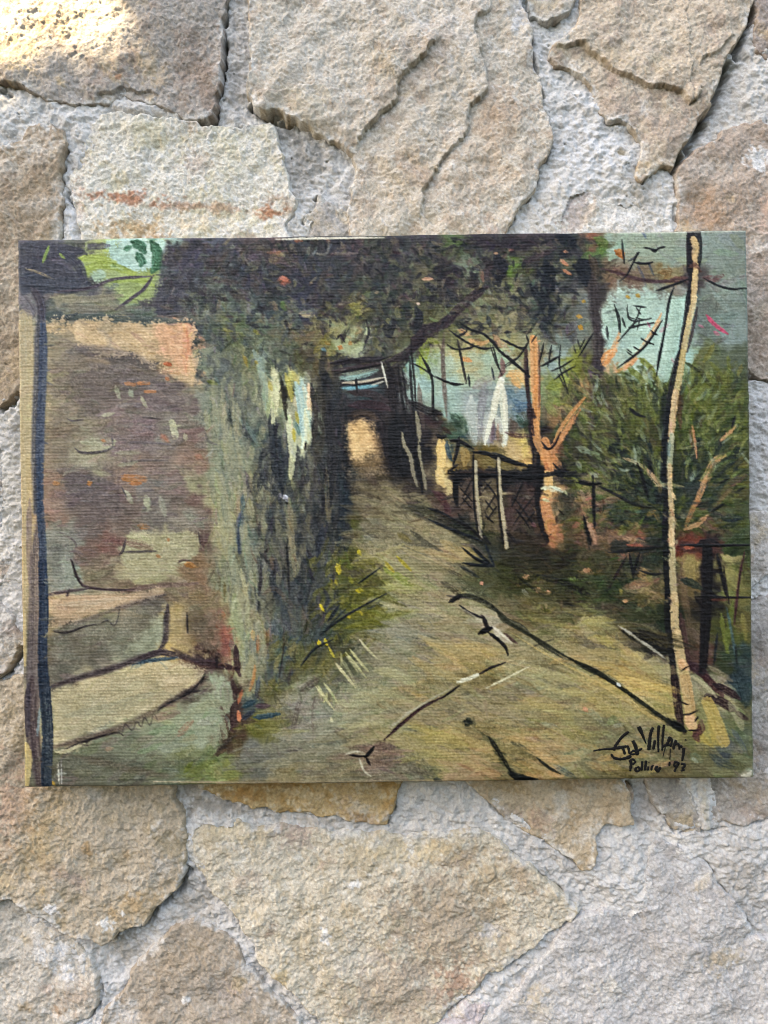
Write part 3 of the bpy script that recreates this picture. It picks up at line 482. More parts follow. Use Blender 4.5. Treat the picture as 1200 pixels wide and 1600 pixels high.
UNDER = '''
35,385 4f5360;60,400 4b4d5c;100,410 565766;60,440 474f60;110,440 4f5566;150,447 5a5c62;40,475 77767a;130,392 626661;140,415 9db45e;165,400 a9bb62;160,430 94a58c;190,385 b2d4d0;205,405 b0d8d0;215,430 a2b869;230,400 3f7d62;250,382 a9cfc6
100,467 8a8775;160,475 85826f;210,463 8fa06f;200,485 6b6f68;130,487 77766b;90,494 55605f;160,498 5c6862;220,501 5a6660;35,520 a79f86;35,600 b0a585;45,640 b3a683;100,515 a8987f;130,520 c1ab8a;160,530 c6ad88;200,525 bda788;240,530 d0ae86;270,525 dba684;290,530 e0a080;285,570 dca37d;292,586 d8b183
95,545 8f8570;120,545 7d7268;150,548 a48f76;180,557 6f6763;230,573 75695f;100,600 857a6a;150,600 6f6462;200,610 766a68;260,620 75696a;300,640 7c6f6c;312,560 8b8c7a;317,620 848b7e;260,400 544f5c;300,400 4e4d5c;260,470 545663;300,480 626660;300,440 555a62
320,390 565562;360,400 4d4e5a;400,385 5b5155;430,400 6a5655;480,390 454b52;520,385 43444f;560,400 5a4a50;590,385 4e5148;340,430 66706c;380,430 4b4e5a;420,430 474a57;480,440 3b3f4e;540,440 40454a;580,450 454b45;330,470 6a6f64;380,480 59655f;420,480 4a555b;470,475 45485a;520,480 4d4947;560,475 7b7a45;590,490 4b5147
330,520 58645f;360,520 6a7450;400,520 62705c;440,525 6a6a58;480,530 75694f;540,540 9aa27a;560,545 a9b08c;520,545 8f8a58;592,540 5b5f55;320,570 7c8575;350,580 4f5a5f;385,565 7a7c4a;402,560 8fa090;440,555 5c6357;480,560 5a553f;520,570 5d5344;550,585 6f8277;570,610 5b8a91;560,570 4a3f42
330,640 7d8678;360,630 4e545c;430,600 c9cc9e;430,640 bcbf94;445,620 4b4a30;455,600 b7b06c;470,610 a8c5bd;480,620 d0c09a;505,610 38362f;520,640 3a3840;560,640 33303a;590,640 3d2c33
620,390 3d4148;660,385 4c4a4c;715,380 556840;740,380 3f3640;800,375 43383c;850,375 4a4144;880,380 2c2f3a;620,430 3f4544;660,430 6b6650;700,430 3a3036;735,410 6f7a68;780,420 3a3036;800,420 5f7a3a;840,410 4d3f40;860,420 252d38;885,415 6a6a55
620,480 3a4540;670,480 5b5c45;720,490 66694b;760,470 74735a;800,460 7d7c60;840,460 4e5550;860,450 2a323b;885,470 6f7468;620,540 5b5c45;660,540 4a3f3c;700,520 6f6f48;750,520 7e7b58;800,510 8a8463;850,500 353d42;880,510 5d5f5c
620,560 6b6a48;640,575 5f7f7c;665,570 8a9a48;690,560 a5a87e;720,560 b5af80;740,575 b2a678;770,560 93a892;800,540 8f8b60;830,530 8a8a6d;880,530 728079;620,605 3a3234;640,610 9fb8b0;660,600 8fb3b0;680,600 9aa990;700,610 9fbcb0;740,610 9ab0a4;760,620 8b8c86;775,625 c0c5b0;800,620 6f8790;810,590 c9a878;835,560 8f8468;860,610 7f8a55;880,600 89964a;870,570 8fa39c;700,640 8fb0a6;730,640 9aaaa6;800,640 5b7280
900,380 3c4440;925,375 7a5d45;935,390 5f7a45;960,380 8fa393;1000,380 93a593;1040,390 8f9f8e;1060,400 86978a;1120,390 82928a;1160,390 788580;905,420 262c38;920,420 4a4a40;960,430 7d6350;1000,430 80705c;1040,430 86724a;1080,440 5a4f4c;1120,450 748079;1150,430 7a8880
910,470 6f7470;930,460 504a46;970,460 8b9288;1000,470 a9c0b4;1035,455 7a8078;1060,480 a5cbc0;1100,480 6d7a72;1150,480 758580;905,520 727a70;935,520 55504c;960,520 92aba2;1000,530 a8c8bf;1040,540 a9cbc4;1060,560 9fc2ba;1100,510 6f7d78;1150,520 7b8d8a
905,570 7f853a;930,570 4d4344;950,565 b49c78;990,570 b7b68a;1020,575 a7bfa8;1050,585 7e9878;1100,560 6a7348;1150,560 5f6b58;910,610 a78a5e;930,610 5c4a44;970,610 69683f;1010,610 5f6a3a;1040,610 4f5c2f;1090,610 626d2b;1130,600 5f6c2f;1160,600 525c38;1090,640 586627;1150,640 4c5a2b
35,700 b0a283;35,780 b39e7c;40,880 b79f78;90,680 857969;130,690 8c8672;140,700 a8a58a;180,670 827271;220,680 817274;270,670 857f77;300,680 826a66;80,760 8f7768;120,760 665c60;160,770 675b5e;205,745 8a7468;230,770 7e7672;280,760 80706b;310,760 9a9a78;80,810 907569;140,820 706260;200,810 7a6a64;250,810 75706b;300,820 8a857a
90,840 7d7f78;110,840 868a80;90,880 74766f;108,900 8c978a;140,860 785f58;170,850 7e5a54;200,860 98917a;240,850 b1ae8a;290,850 a5a282;210,890 b3ae88;260,890 a8a480;300,890 8f7356;150,900 80725f;200,920 7e6b57;270,925 84785f
330,660 858b76;350,680 7f8577;370,660 6a7268;400,680 4b5a58;430,660 6b7163;440,690 38434e;455,680 a9b394;470,690 b6bb9a;480,660 b4cfc2;505,680 2f3238;530,700 31333a;555,690 e2bd83;570,690 dcb077;595,670 4c4036;310,720 92776a;340,740 868c72;370,720 7c806f;400,740 676b5a;440,730 414951;458,740 74775f;480,750 454246;510,750 4b4842;540,740 2d3840;570,730 5d5240;590,740 44382f
310,780 7a635a;340,780 9d9a75;370,780 8e8467;400,790 6b6a5a;440,790 555d5e;480,790 565a52;510,790 5b564c;535,790 2f3a40;560,780 544c3b;590,790 635740;310,840 6e5950;350,840 a3a07a;375,840 48606a;400,820 7d7a64;440,830 67685a;470,830 5b5a50;500,830 464a4c;520,820 50514b;545,820 5d5f30;580,830 77755f
310,900 8d6f55;350,900 7e8069;380,880 6a6d5c;420,890 5c5f5c;450,880 6f6a58;480,890 40474c;510,880 565b4e;535,890 65682e;570,880 6e6a2a;590,900 6b6a30;370,930 99906c;400,930 6a675c;440,930 4f5a5c;480,930 444b50;520,920 5d6336
620,680 1f2229;650,690 23242a;660,660 3a2b2f;685,660 6b5a3c;690,700 d8b97c;695,730 cdb77f;710,660 3d5a45;715,700 2c4a52;735,650 a9b5ac;750,660 b4bcb4;770,670 8b8485;785,660 b0b4a8;800,670 6b6258;810,690 cbb26c;815,710 cba568;830,660 4b4f3e;845,690 3a2b2a;857,720 c98a58;870,660 90704c;890,680 4b5030;720,720 7a6338;755,715 7f6a34
620,740 2b2a2c;700,760 988360;720,750 1e1b1e;740,740 241c1e;800,745 1c1a1d;830,745 17181b;860,770 c3a070;890,740 2a2826;610,775 5c5342;650,780 4c443a;690,780 5f4a40;740,780 4a3a34;760,790 5f5440;800,790 54413c;838,790 3a2c2a;862,790 b58a62;885,790 54503a
620,820 85805f;660,820 857b58;700,800 5a4a42;720,820 3a3a34;760,830 4b4a30;800,830 4a3c30;835,830 40332a;865,830 a36f4d;890,830 5a5432;610,870 97937a;650,850 6b6850;690,860 9a8c63;730,860 8b7d58;760,870 3c4238;800,870 3b3824;850,870 352f1e;890,880 3b3a1f;630,910 8c9058;680,900 8e8264;720,900 747254;750,900 55583a;800,910 474a24;850,910 55512f;890,910 3d4426
920,660 5f653a;950,690 4c4f33;1000,670 59602c;1030,680 4a4a28;1080,670 57662c;1130,670 48562a;1160,680 4f5a28;900,730 3f3f2f;920,760 8a7a5c;960,730 47503a;1000,750 2f3a32;1030,780 26302b;1080,740 39432c;1100,760 33453f;1140,760 5b5a33;1165,740 5f5e2c;910,790 8b6f58;950,790 7b6a50;990,790 4c5230;1030,800 454a25;1080,810 5f5a3a;1110,820 6a5844;1150,810 4d5a38
900,830 6a5038;930,830 80604e;970,840 7c5f4a;1000,850 84583f;1030,850 2f3a22;1080,850 7a4030;1110,850 3a2a28;1150,860 3c4f2c;910,880 4f4a2a;950,880 4b4a2c;1000,880 323a2c;1030,870 33402c;1080,880 8f7c4e;1105,880 241c1e;1140,890 7d7a4c;1165,890 5a5a33;910,920 3f4824;960,930 3c4a26;1010,920 8a6f4c;1080,925 6a5a3a;1110,930 252020;1150,930 6f6c3f
95,945 b39a7e;150,945 a6987c;200,940 a08e75;240,945 6a5f55;270,960 b39a68;300,970 7a6c54;90,970 8f8168;110,975 6a6152;160,980 7d7a68;210,980 847f6a;245,990 969a80;90,1010 6b675a;150,1020 6a6558;200,1010 7f8470;230,1010 8d957d;270,1000 c0a670;300,1000 8a7256;90,1060 66625a;100,1090 a39c80;150,1070 b3a786;200,1050 b8ad8a;250,1050 bfb08a;290,1060 c0aa86;100,1130 9c9a80;150,1110 9b9c82;200,1100 a09b7c;250,1095 9a9377;300,1085 5a4d48;90,1155 a79d7e
100,1180 6c6d5c;150,1175 6f7261;200,1170 767c68;250,1150 818a72;290,1130 8f977b;310,1100 97a085;100,1210 67675a;200,1210 6c705f;260,1210 6f755e;300,1200 6d7550
310,980 6a5f4c;340,980 8c6a58;320,1030 4a3534;345,1000 935f50;370,970 97986f;385,990 a3a47a;380,1040 9a9672;405,990 8c6a48;410,1010 6a5a48;430,980 5f6a68;450,960 5a605c;450,1010 4f5f60;480,970 605c50;500,990 45504c;540,980 5b6237;580,970 666b30;560,960 6a6a28;430,1050 566058;470,1040 646338;500,1040 6a6840;540,1020 5c5f45;570,1020 7b7a60;590,1010 847f68
345,1080 97a189;330,1120 8d9880;315,1150 8f9a82;362,1080 4f3a34;368,1120 5a3c34;382,1080 8a8a6a;390,1100 4f5a58;430,1080 676540;440,1100 7d7a5c;460,1100 86867a;490,1090 878678;520,1070 70705c;560,1070 7c7c64;590,1060 838468;360,1150 5c4a38;400,1135 6f7038;430,1140 76764c;470,1130 83847a;500,1120 808478;530,1110 96987a;570,1100 8d8f72;590,1120 92906c
330,1190 76805a;350,1200 7f8550;400,1180 6d6f66;450,1170 6f7166;500,1170 6b6c60;550,1160 7b7862;580,1170 5c4240;400,1210 6a6c60;500,1205 736c58;450,1222 857c5c;560,1200 74705a;590,1190 6f5a50
620,950 8d8a68;660,960 8e8a70;700,950 96896a;740,960 8d8762;790,960 6f6b4c;830,960 6f6840;870,970 77724a;890,950 3f3a26;620,1000 7f8072;660,1000 7a7360;700,1000 857b5c;740,1000 8a7f5c;770,980 a39a86;800,1000 7b7650;850,1000 837d58;890,990 888058;620,1060 8a8a6c;660,1050 857f60;710,1030 a08a5c;750,1020 9a8558;790,1010 83745a;830,1020 837c5c;880,1050 8c865f
620,1100 8a8665;660,1080 9a8a5c;700,1090 7a7558;750,1060 736840;800,1060 858262;850,1070 82805f;890,1090 7f7a56;620,1140 85805f;660,1120 7a6f55;700,1110 6a6250;740,1110 7d7560;800,1100 7d7358;850,1110 8a7f52;890,1130 8c8558;620,1160 7a7258;670,1150 89804a;710,1150 9a8a54;750,1140 736845;800,1150 9a8255;850,1170 a68a60;890,1160 98885a
620,1200 74705f;670,1190 858055;710,1190 8a7a54;750,1190 a0865f;790,1190 5f5a38;830,1190 a08050;870,1200 a0825a;890,1190 6f7560;640,1210 6f6b5c;720,1212 988060
910,960 837c50;930,980 8f8a5c;960,960 55503a;1000,950 3a4224;1040,970 2f3a24;920,1010 83795c;960,1010 97885c;1000,1030 a89460;1040,1045 918a6a;1000,1000 5a5540;1030,1010 332f22;910,1040 8a7c58;960,1050 a5905c;1010,1080 a89360;1040,1100 9a8a58;910,1080 9a8a55;950,1100 8c8150;1000,1120 857d50;1040,1140 7f7650;910,1120 7f7a55;950,1140 716f50;1000,1150 6e6c50
1100,950 2c2822;1085,990 5c4f3a;1125,980 4c5028;1145,990 55602f;1165,970 666036;1160,1030 3a4f4c;1130,1040 3f4a30;1095,1030 5a4038;1090,1070 8a8064;1120,1070 7a7560;1150,1060 2f4046;1165,1080 3a5052;1140,1095 8a8468;1165,1110 66664a;1110,1110 8a8458;1140,1130 6f7552;1160,1150 5f6a55;1110,1150 a0904f;1130,1170 55605a;1160,1190 666a4c;1090,1180 6f6f4a;1100,1200 6a6848;1060,1190 72694a;1000,1180 7a714f;940,1180 7c724e;900,1200 7d7550;960,1215 776a45;1040,1215 6f6444;1140,1210 6a6a48;1170,1210 8a8a78
'''
cp = [t.split() for t in UNDER.replace('\n', ';').split(';') if t.strip()]
cxy = np.array([[float(v) for v in t[0].split(',')] for t in cp], np.float32); ccol = np.array([hexrgb(t[1]) for t in cp], np.float32)
q = 4
ux = pxx[::q, ::q] + 5 * p_n2[::q, ::q]; uy = pyy[::q, ::q] + 5 * np.roll(p_n2, 211, 1)[::q, ::q]
num = np.zeros(ux.shape + (3,), np.float32); den = np.zeros(ux.shape, np.float32)
for (x, y), c in zip(cxy, ccol):
    w_ = 1.0 / (((ux - x) ** 2 + (uy - y) ** 2 + 30.0) ** 2.4)
    num += w_[..., None] * c; den += w_
low = num / den[..., None]
def upsample(a, H, W, q):
    yy = np.clip(np.arange(H) / q, 0, a.shape[0] - 1.001); xx = np.clip(np.arange(W) / q, 0, a.shape[1] - 1.001)
    y0 = yy.astype(int); x0 = xx.astype(int); fy = (yy - y0)[:, None, None]; fx = (xx - x0)[None, :, None]
    A = a[y0][:, x0]; B = a[y0][:, x0 + 1]; Cc = a[y0 + 1][:, x0]; D = a[y0 + 1][:, x0 + 1]
    return (A * (1 - fx) + B * fx) * (1 - fy) + (Cc * (1 - fx) + D * fx) * fy
PAINT[:] = upsample(low, PH, PW, q)
BASE = PAINT.copy()
BR = np.random.default_rng(5).standard_normal((64, 96)).astype(np.float32)
BR = (BR + np.roll(BR, 1, 1)) * 0.6                   # bristle profiles

def dab(pts, w, col, op=0.9, taper=(0.35, 0.5), streak=7.0, dry=0.25, soft=1.0, thick=0.5, smooth=True):
    """one brush stroke along pts; w = full width"""
    if w < 3.2: w = w * 1.25 + 0.3; op = min(1.0, op + 0.12)
    p = catmull(pts, max(3.0, w * 0.6)) if smooth else np.asarray(pts, np.float32)
    if len(p) < 2: p = np.vstack([p, p + 0.5])
    m = w * 0.5 + 2
    x0 = int(max(0, p[:, 0].min() - m - PX0)); x1 = int(min(PW, p[:, 0].max() + m - PX0 + 2))
    y0 = int(max(0, p[:, 1].min() - m - PY0)); y1 = int(min(PH, p[:, 1].max() + m - PY0 + 2))
    if x1 <= x0 or y1 <= y0: return
    sl = (slice(y0, y1), slice(x0, x1))
    dd, side, al, tot = polyline_field(p, pxx[sl], pyy[sl])
    wl = np.minimum(1.0, taper[0] + (1 - taper[0]) * sstep(0, 0.22, al)) * np.minimum(1.0, taper[1] + (1 - taper[1]) * sstep(1.0, 0.72, al))
    half = w * 0.5 * wl + 0.35 * p_n1[sl] * min(1.0, w / 6)
    a = np.clip((half - dd) / soft + 0.5, 0, 1)
    k = int(prng.integers(0, 64))
    idx = np.clip((dd * side / max(w, 1) + 0.5) * min(95, max(4, w * 1.4)), 0, 95).astype(int)
    br = BR[k][idx] + 0.5 * p_n1[sl]
    a = a * op * (1 - dry * sstep(-0.2, 1.6, br + 1.1 * (al - 0.4)))
    c = hexrgb(col) if isinstance(col, str) else np.asarray(col, np.float32)
    PAINT[sl] += (c + (streak * br)[..., None] - PAINT[sl]) * a[..., None]
    if thick: IMP[sl] += a * (thick * (1 + 0.5 * br) - 0.5 * IMP[sl])

def area(pts, col, op=0.9, soft=3.0, ragged=2.0, streak=6.0, thick=0.3):
    p = catmull(np.vstack([pts, pts[:1]]), 8)[:-1]
    m = soft + 6
    x0 = int(max(0, p[:, 0].min() - m - PX0)); x1 = int(min(PW, p[:, 0].max() + m - PX0))
    y0 = int(max(0, p[:, 1].min() - m - PY0)); y1 = int(min(PH, p[:, 1].max() + m - PY0))
    sl = (slice(y0, y1), slice(x0, x1))
    d = sdf_poly(p, pxx[sl], pyy[sl]) + ragged * p_n2[sl] * 0.6 + ragged * 0.5 * p_n1[sl]
    a = np.clip(d / soft + 0.5, 0, 1) * op
    PAINT[sl] += (hexrgb(col) + (streak * (p_n2[sl] * 0.7 + p_n1[sl] * 0.5))[..., None] - PAINT[sl]) * a[..., None]
    IMP[sl] += a * (thick - 0.4 * IMP[sl])

def scumble(x0, x1, y0, y1, n, L, w, ang, cols=None, op=0.55, jit=9.0, ja=0.35, src=None, dry=0.4, within=None, thick=0.4):
    """many small strokes; colours from a palette or picked up from the paint below"""
    for _ in range(n):
        x = prng.uniform(x0, x1); y = prng.uniform(y0, y1)
        if within is not None and not within(x, y): continue
        a = (ang(x, y) if callable(ang) else ang) + prng.normal(0, ja)
        l = L * prng.uniform(0.5, 1.4) * 0.5; b = prng.normal(0, 0.16) * l
        dx, dy = math.cos(a), math.sin(a)
        pts = [(x - dx * l, y - dy * l), (x - dy * b, y + dx * b), (x + dx * l, y + dy * l)]
        if cols is None:
            ix = int(np.clip(x - PX0, 0, PW - 1)); iy = int(np.clip(y - PY0, 0, PH - 1))
            c = (BASE if src is None else src)[iy, ix] + prng.normal(0, jit) + prng.normal(0, jit * 0.5, 3)
        else:
            c = hexrgb(cols[prng.integers(len(cols))]) + prng.normal(0, jit * 0.5)
        dab(pts, w * prng.uniform(0.6, 1.4), c, op, dry=dry, thick=thick)

def flow(x, y):
    if y > 880 and x > 520: return 0.30 if x < 780 else 0.45
    if x < 330 and y < 1060: return prng.choice([0.0, 0.05, -0.05])
    if x < 330: return -0.35
    if 330 <= x < 545 and 560 < y < 1100: return 1.5
    if x > 880 and y > 560: return prng.choice([-0.9, -0.6, 1.2, 0.5])
    if y < 560: return prng.choice([-0.6, 0.1, 0.8, 1.4])
    return prng.choice([0.6, 1.3, -0.2])
scumble(PX0, PX0 + PW, PY0, PY0 + PH, 2600, 34, 11, flow, None, 0.55, 9.0)

scumble(PX0, PX0 + PW, PY0, PY0 + PH, 2200, 20, 5, flow, None, 0.5, 8.0, dry=0.5)

def strokes(txt, **kw):
    for line in txt.strip().splitlines():
        if not line.strip(): continue
        head, body = line.split(':')
        h = head.split()
        pts = [tuple(float(v) for v in t.split(',')) for t in body.split()]
        k = dict(kw)
        for extra in h[3:]:
            if extra == 'soft': k['soft'] = 5.0
            elif extra == 'mist': k['soft'] = 12.0
            elif extra == 'blunt': k['taper'] = (0.9, 0.9)
            elif extra == 'dry': k['dry'] = 0.75
            elif extra == 'wet': k['dry'] = 0.05
        dab(pts, float(h[1]), h[0], float(h[2]), **k)

# --- canopy and sky across the top
scumble(255, 640, 378, 480, 260, 24, 10, lambda x, y: prng.uniform(0, 3.1), ['3a3b44', '45464c', '54504f', '434a48', '5a4c4a', '35373e', '5f5a4c'], 0.5)
scumble(590, 900, 370, 520, 240, 20, 9, lambda x, y: prng.uniform(0, 3.1), ['2a2e38', '3d3a40', '54553f', '6a6a50', '3a4038', '4a3d40', '70705a'], 0.5)
scumble(480, 640, 470, 570, 90, 16, 7, lambda x, y: prng.uniform(0, 3.1), ['5b553f', '7a7548', '4b4238', '8f8a5c', '3d403e'], 0.5)
scumble(300, 470, 470, 600, 150, 22, 9, lambda x, y: prng.uniform(0.6, 2.2), ['58645f', '4c5a5a', '6a7462', '5f6b58', '4a5058', '72775c'], 0.5)
area([(122, 402), (150, 396), (178, 388), (206, 378), (254, 374), (252, 420), (246, 440), (236, 468), (200, 462), (178, 446), (140, 434), (126, 418)], '98aa70', 0.7, 6, 4)
area([(166, 378), (250, 374), (254, 392), (246, 412), (226, 424), (204, 418), (180, 420), (168, 404)], 'add3cc', 0.85, 3, 4)
area([(136, 426), (160, 422), (164, 436), (140, 440)], 'a0bfae', 0.7, 4, 3)
strokes('''
3a7a5c 15 0.9 : 206,378 220,384 226,394
3f8062 14 0.9 : 214,396 222,410 220,414
3c7a5a 17 0.9 : 236,378 246,396 244,416 238,424
4a8a6a 9 0.8 : 194,390 204,386
50806a 7 0.85 : 176,412 180,416
a5ba5c 12 0.7 : 120,404 150,404 180,410
94aa50 12 0.7 : 130,420 165,414 210,428
9cb35c 10 0.6 : 170,440 210,436 240,446
4d5160 22 0.85 : 30,384 80,392 124,392
474c5c 26 0.8 : 30,410 70,420 112,430
454d5e 26 0.85 : 30,440 80,445 136,446
4a5060 16 0.8 : 90,392 120,412 132,440
5a5a66 10 0.7 : 132,386 170,384
7f9a58 5 0.9 : 76,384 70,400 66,410
8aa05c 4 0.8 : 92,396 100,404
a08f74 4 0.85 dry : 40,420 60,426 82,436
8f9a74 3 0.8 : 134,378 134,392
5d5562 5 0.85 : 236,432 200,434 172,438 140,450 90,456
57505c 5.5 0.9 : 240,430 224,452 206,466 180,484
50525c 5 0.7 : 244,430 280,429 330,431
8d8974 11 0.6 : 80,464 130,468 190,462
7d7a6e 9 0.6 : 90,478 150,482 220,480
5a6662 11 0.85 : 76,494 140,496 200,499 296,503
4a5458 8 0.7 : 76,498 100,497 120,490
55585e 18 0.6 soft : 262,380 258,430 250,470
4c4a5a 22 0.6 soft : 300,384 290,430 270,470
''')
# --- the ochre wall on the left
area([(66, 504), (150, 500), (220, 503), (286, 504), (298, 512), (304, 540), (305, 584), (298, 600), (280, 586), (250, 574), (222, 566), (196, 552), (160, 556), (130, 540), (112, 520), (70, 520)], 'c7ac87', 0.72, 5, 6, 9)
area([(244, 512), (290, 508), (300, 530), (300, 580), (270, 572), (250, 548)], 'dfa683', 0.55, 14, 6)
strokes('''
df9c78 13 0.7 dry : 290,514 292,545 290,580
e2b088 12 0.6 dry : 262,512 268,540 276,570
cfb48c 12 0.6 dry : 130,516 150,534 176,552
d3b78e 12 0.6 dry : 180,516 210,534 240,560
a99a86 8 0.55 dry : 150,512 170,530 164,548
b38c78 6 0.5 dry : 205,520 225,536
d8b98c 12 0.6 dry : 296,560 298,585 300,596
6d6464 22 0.55 soft : 120,546 180,556 240,574
706767 24 0.55 soft : 140,570 200,590 290,604
6f6361 20 0.5 soft : 110,580 140,640
c0643c 6 0.85 blunt : 258,568 266,570
b8673e 5 0.8 : 258,590 264,594
b87c54 6 0.8 blunt : 196,600 210,601
bd7a4e 6 0.85 blunt : 216,599 232,599
ba7a52 5 0.8 blunt : 226,612 242,612
a9ad96 7 0.8 : 180,604 186,622
a4ae98 8 0.8 : 202,610 206,620
b3b498 6 0.8 : 220,620 228,636
b4b598 6 0.7 : 158,650 178,646
5a5055 2 0.8 : 104,654 112,658 130,656
4d484c 2 0.7 : 222,652 250,655
b6b89c 6 0.9 blunt : 128,692 150,694 172,700 178,690
aeb098 5 0.7 : 140,700 176,702
a5a790 10 0.4 soft : 128,690 176,690
b97c52 5 0.8 : 158,688 164,690
4a454d 3 0.8 : 116,700 128,708 160,706 178,698
4a4750 1.6 0.8 : 174,682 176,698
605860 3 0.7 : 190,692 230,692 262,694
605a60 2.5 0.5 : 190,724 220,720 262,720
a0a18c 7 0.6 : 180,708 216,708
a2a28c 7 0.6 : 184,728 214,722
9d9c88 8 0.5 : 126,728 150,726
bcbf9f 11 0.9 blunt : 268,660 274,682
b7b496 7 0.7 : 288,678 290,688
b5694e 8 0.65 soft : 252,680 262,690
b06a56 10 0.5 soft : 306,712 314,716
b7774a 12 0.85 blunt dry : 194,747 224,749
ba7240 6 0.8 : 202,756 220,756
b27a4e 7 0.85 : 82,755 92,756
b5773f 8 0.85 : 136,757 142,755
a6aa94 9 0.8 : 196,768 206,786
aeb59a 11 0.85 : 228,776 232,794
9aa08e 9 0.6 : 250,776 258,806
4a4650 1.6 0.8 : 190,762 198,778
56505a 2 0.6 : 222,768 242,766
6c6165 26 0.45 mist : 120,770 180,790
695e62 24 0.4 mist : 128,810 200,800
b17442 10 0.8 dry : 216,822 232,824
9a988a 4 0.5 : 98,744 106,738 124,736
''')
area([(196, 836), (206, 833), (236, 836), (300, 830), (312, 842), (312, 866), (290, 878), (262, 892), (224, 898), (196, 886), (186, 868), (194, 860)], 'aba985', 0.75, 4, 3, 9)
strokes('''
b9b78f 12 0.7 dry : 200,838 240,848 280,852
b5b28a 12 0.7 dry : 196,878 230,882 268,880
8c6f62 13 0.75 dry : 196,848 220,852 236,858
4a3f44 3 0.85 : 186,868 192,860 196,844
4a4248 3 0.7 dry : 192,863 214,863 244,862
554a4c 1.6 0.7 : 310,832 314,858
b2763c 9 0.85 : 288,882 296,883 304,886
5a4640 3 0.7 : 278,880 284,876 296,876
b07b4a 5 0.8 : 244,868 250,871
b57f4e 5 0.8 : 262,842 264,846
8a5a52 12 0.5 soft : 152,852 168,860
a08f7a 8 0.5 : 262,900 290,910
''')
# rough block and steps
area([(66, 832), (92, 830), (110, 838), (120, 850), (112, 872), (118, 900), (116, 918), (84, 926), (66, 926)], '7f8279', 0.75, 4, 3)
strokes('''
939b8e 14 0.7 dry : 100,872 108,900 98,918
8b8f86 10 0.6 dry : 70,838 96,840 112,846
6a6c6a 8 0.5 : 68,860 90,858 106,852
5a5054 2 0.8 : 92,832 108,840 118,850 116,864
533f46 4.5 0.85 : 110,874 118,896 126,912 136,918 170,922 210,922
5a4a4c 5 0.8 : 70,930 108,924 140,920
7a5f5a 8 0.6 : 190,926 240,916 290,914 308,912
453a40 4 0.7 : 108,920 104,934
c0a588 14 0.8 dry : 78,942 130,938 200,934
b89d80 16 0.7 dry : 78,958 120,958 170,948
b5a183 10 0.6 dry : 150,948 210,936
5d544e 4 0.8 : 80,986 110,986 130,980
55504c 2 0.7 : 84,1000 106,990 124,984
625a52 12 0.6 soft : 76,972 110,974 130,974
544c48 7 0.7 : 180,950 220,938 258,930
433d3f 1.6 0.85 : 154,976 168,970 178,978 184,966 186,952
9aa086 14 0.65 dry : 200,1016 224,1004 246,986
929a80 10 0.6 dry : 196,1020 230,1012
4f4549 11 0.85 : 262,946 260,970 258,1000 250,1014
5a4e50 11 0.7 soft : 80,1074 120,1060 170,1046 220,1028 256,1018
4a3f48 10 0.8 : 210,1034 250,1020 290,1030
3a5266 6 0.8 : 206,1040 230,1034 276,1028
3f6478 4 0.75 : 250,1036 262,1046
4a6a7a 4 0.6 : 210,1044 220,1040
6a5048 8 0.7 : 280,1024 300,1034 326,1044
a3906a 14 0.55 dry : 268,950 268,980 274,1010 290,1024
b09c70 9 0.5 dry : 272,990 280,1008
4b4240 2 0.7 : 290,960 292,990
7c6a55 16 0.6 dry : 296,966 318,990
''')
area([(82, 1078), (130, 1066), (190, 1048), (240, 1036), (290, 1036), (316, 1048), (300, 1072), (260, 1096), (220, 1116), (180, 1130), (130, 1146), (86, 1160), (82, 1120)], 'b0a685', 0.6, 5, 4, 8)
strokes('''
c2b48e 14 0.6 dry : 200,1056 250,1044 306,1050
b3a887 14 0.6 dry : 92,1090 150,1076 210,1060
9a9a82 16 0.5 dry : 100,1120 170,1108 240,1084
5a4e48 10 0.7 soft : 250,1106 280,1090 312,1070 322,1056
60524a 9 0.65 soft : 150,1150 190,1136 230,1118 260,1100
66564e 8 0.7 soft : 84,1168 120,1158 160,1146 190,1140
403638 2.5 0.85 : 90,1178 130,1160 170,1148 186,1146 192,1150
4a4242 1.2 0.55 : 184,1140 190,1148 196,1132 206,1142 214,1128 220,1136 226,1122 234,1134 240,1116 246,1126
332c30 2 0.8 : 246,1114 250,1108 270,1096 300,1080 320,1054
b7b390 6 0.85 : 86,1176 104,1174 118,1168 132,1162
9c7864 12 0.65 dry : 278,1150 300,1128
a68a74 7 0.5 : 164,1172 176,1170
8a947a 16 0.5 dry : 240,1160 270,1140 300,1110
66685a 18 0.5 soft : 80,1196 150,1188 220,1196
6a5f50 12 0.45 soft : 120,1182 190,1200 260,1214
c8c8bc 2 0.7 : 90,1192 92,1226
b8b8b4 1.6 0.6 : 95,1190 96,1226
a8873f 3 0.8 : 82,1222 84,1228
6f7c3a 12 0.6 soft : 292,1214 316,1198 336,1190
7d8a4c 8 0.55 dry : 300,1222 330,1204 344,1196
6b7a30 8 0.6 : 288,1208 300,1192
''')
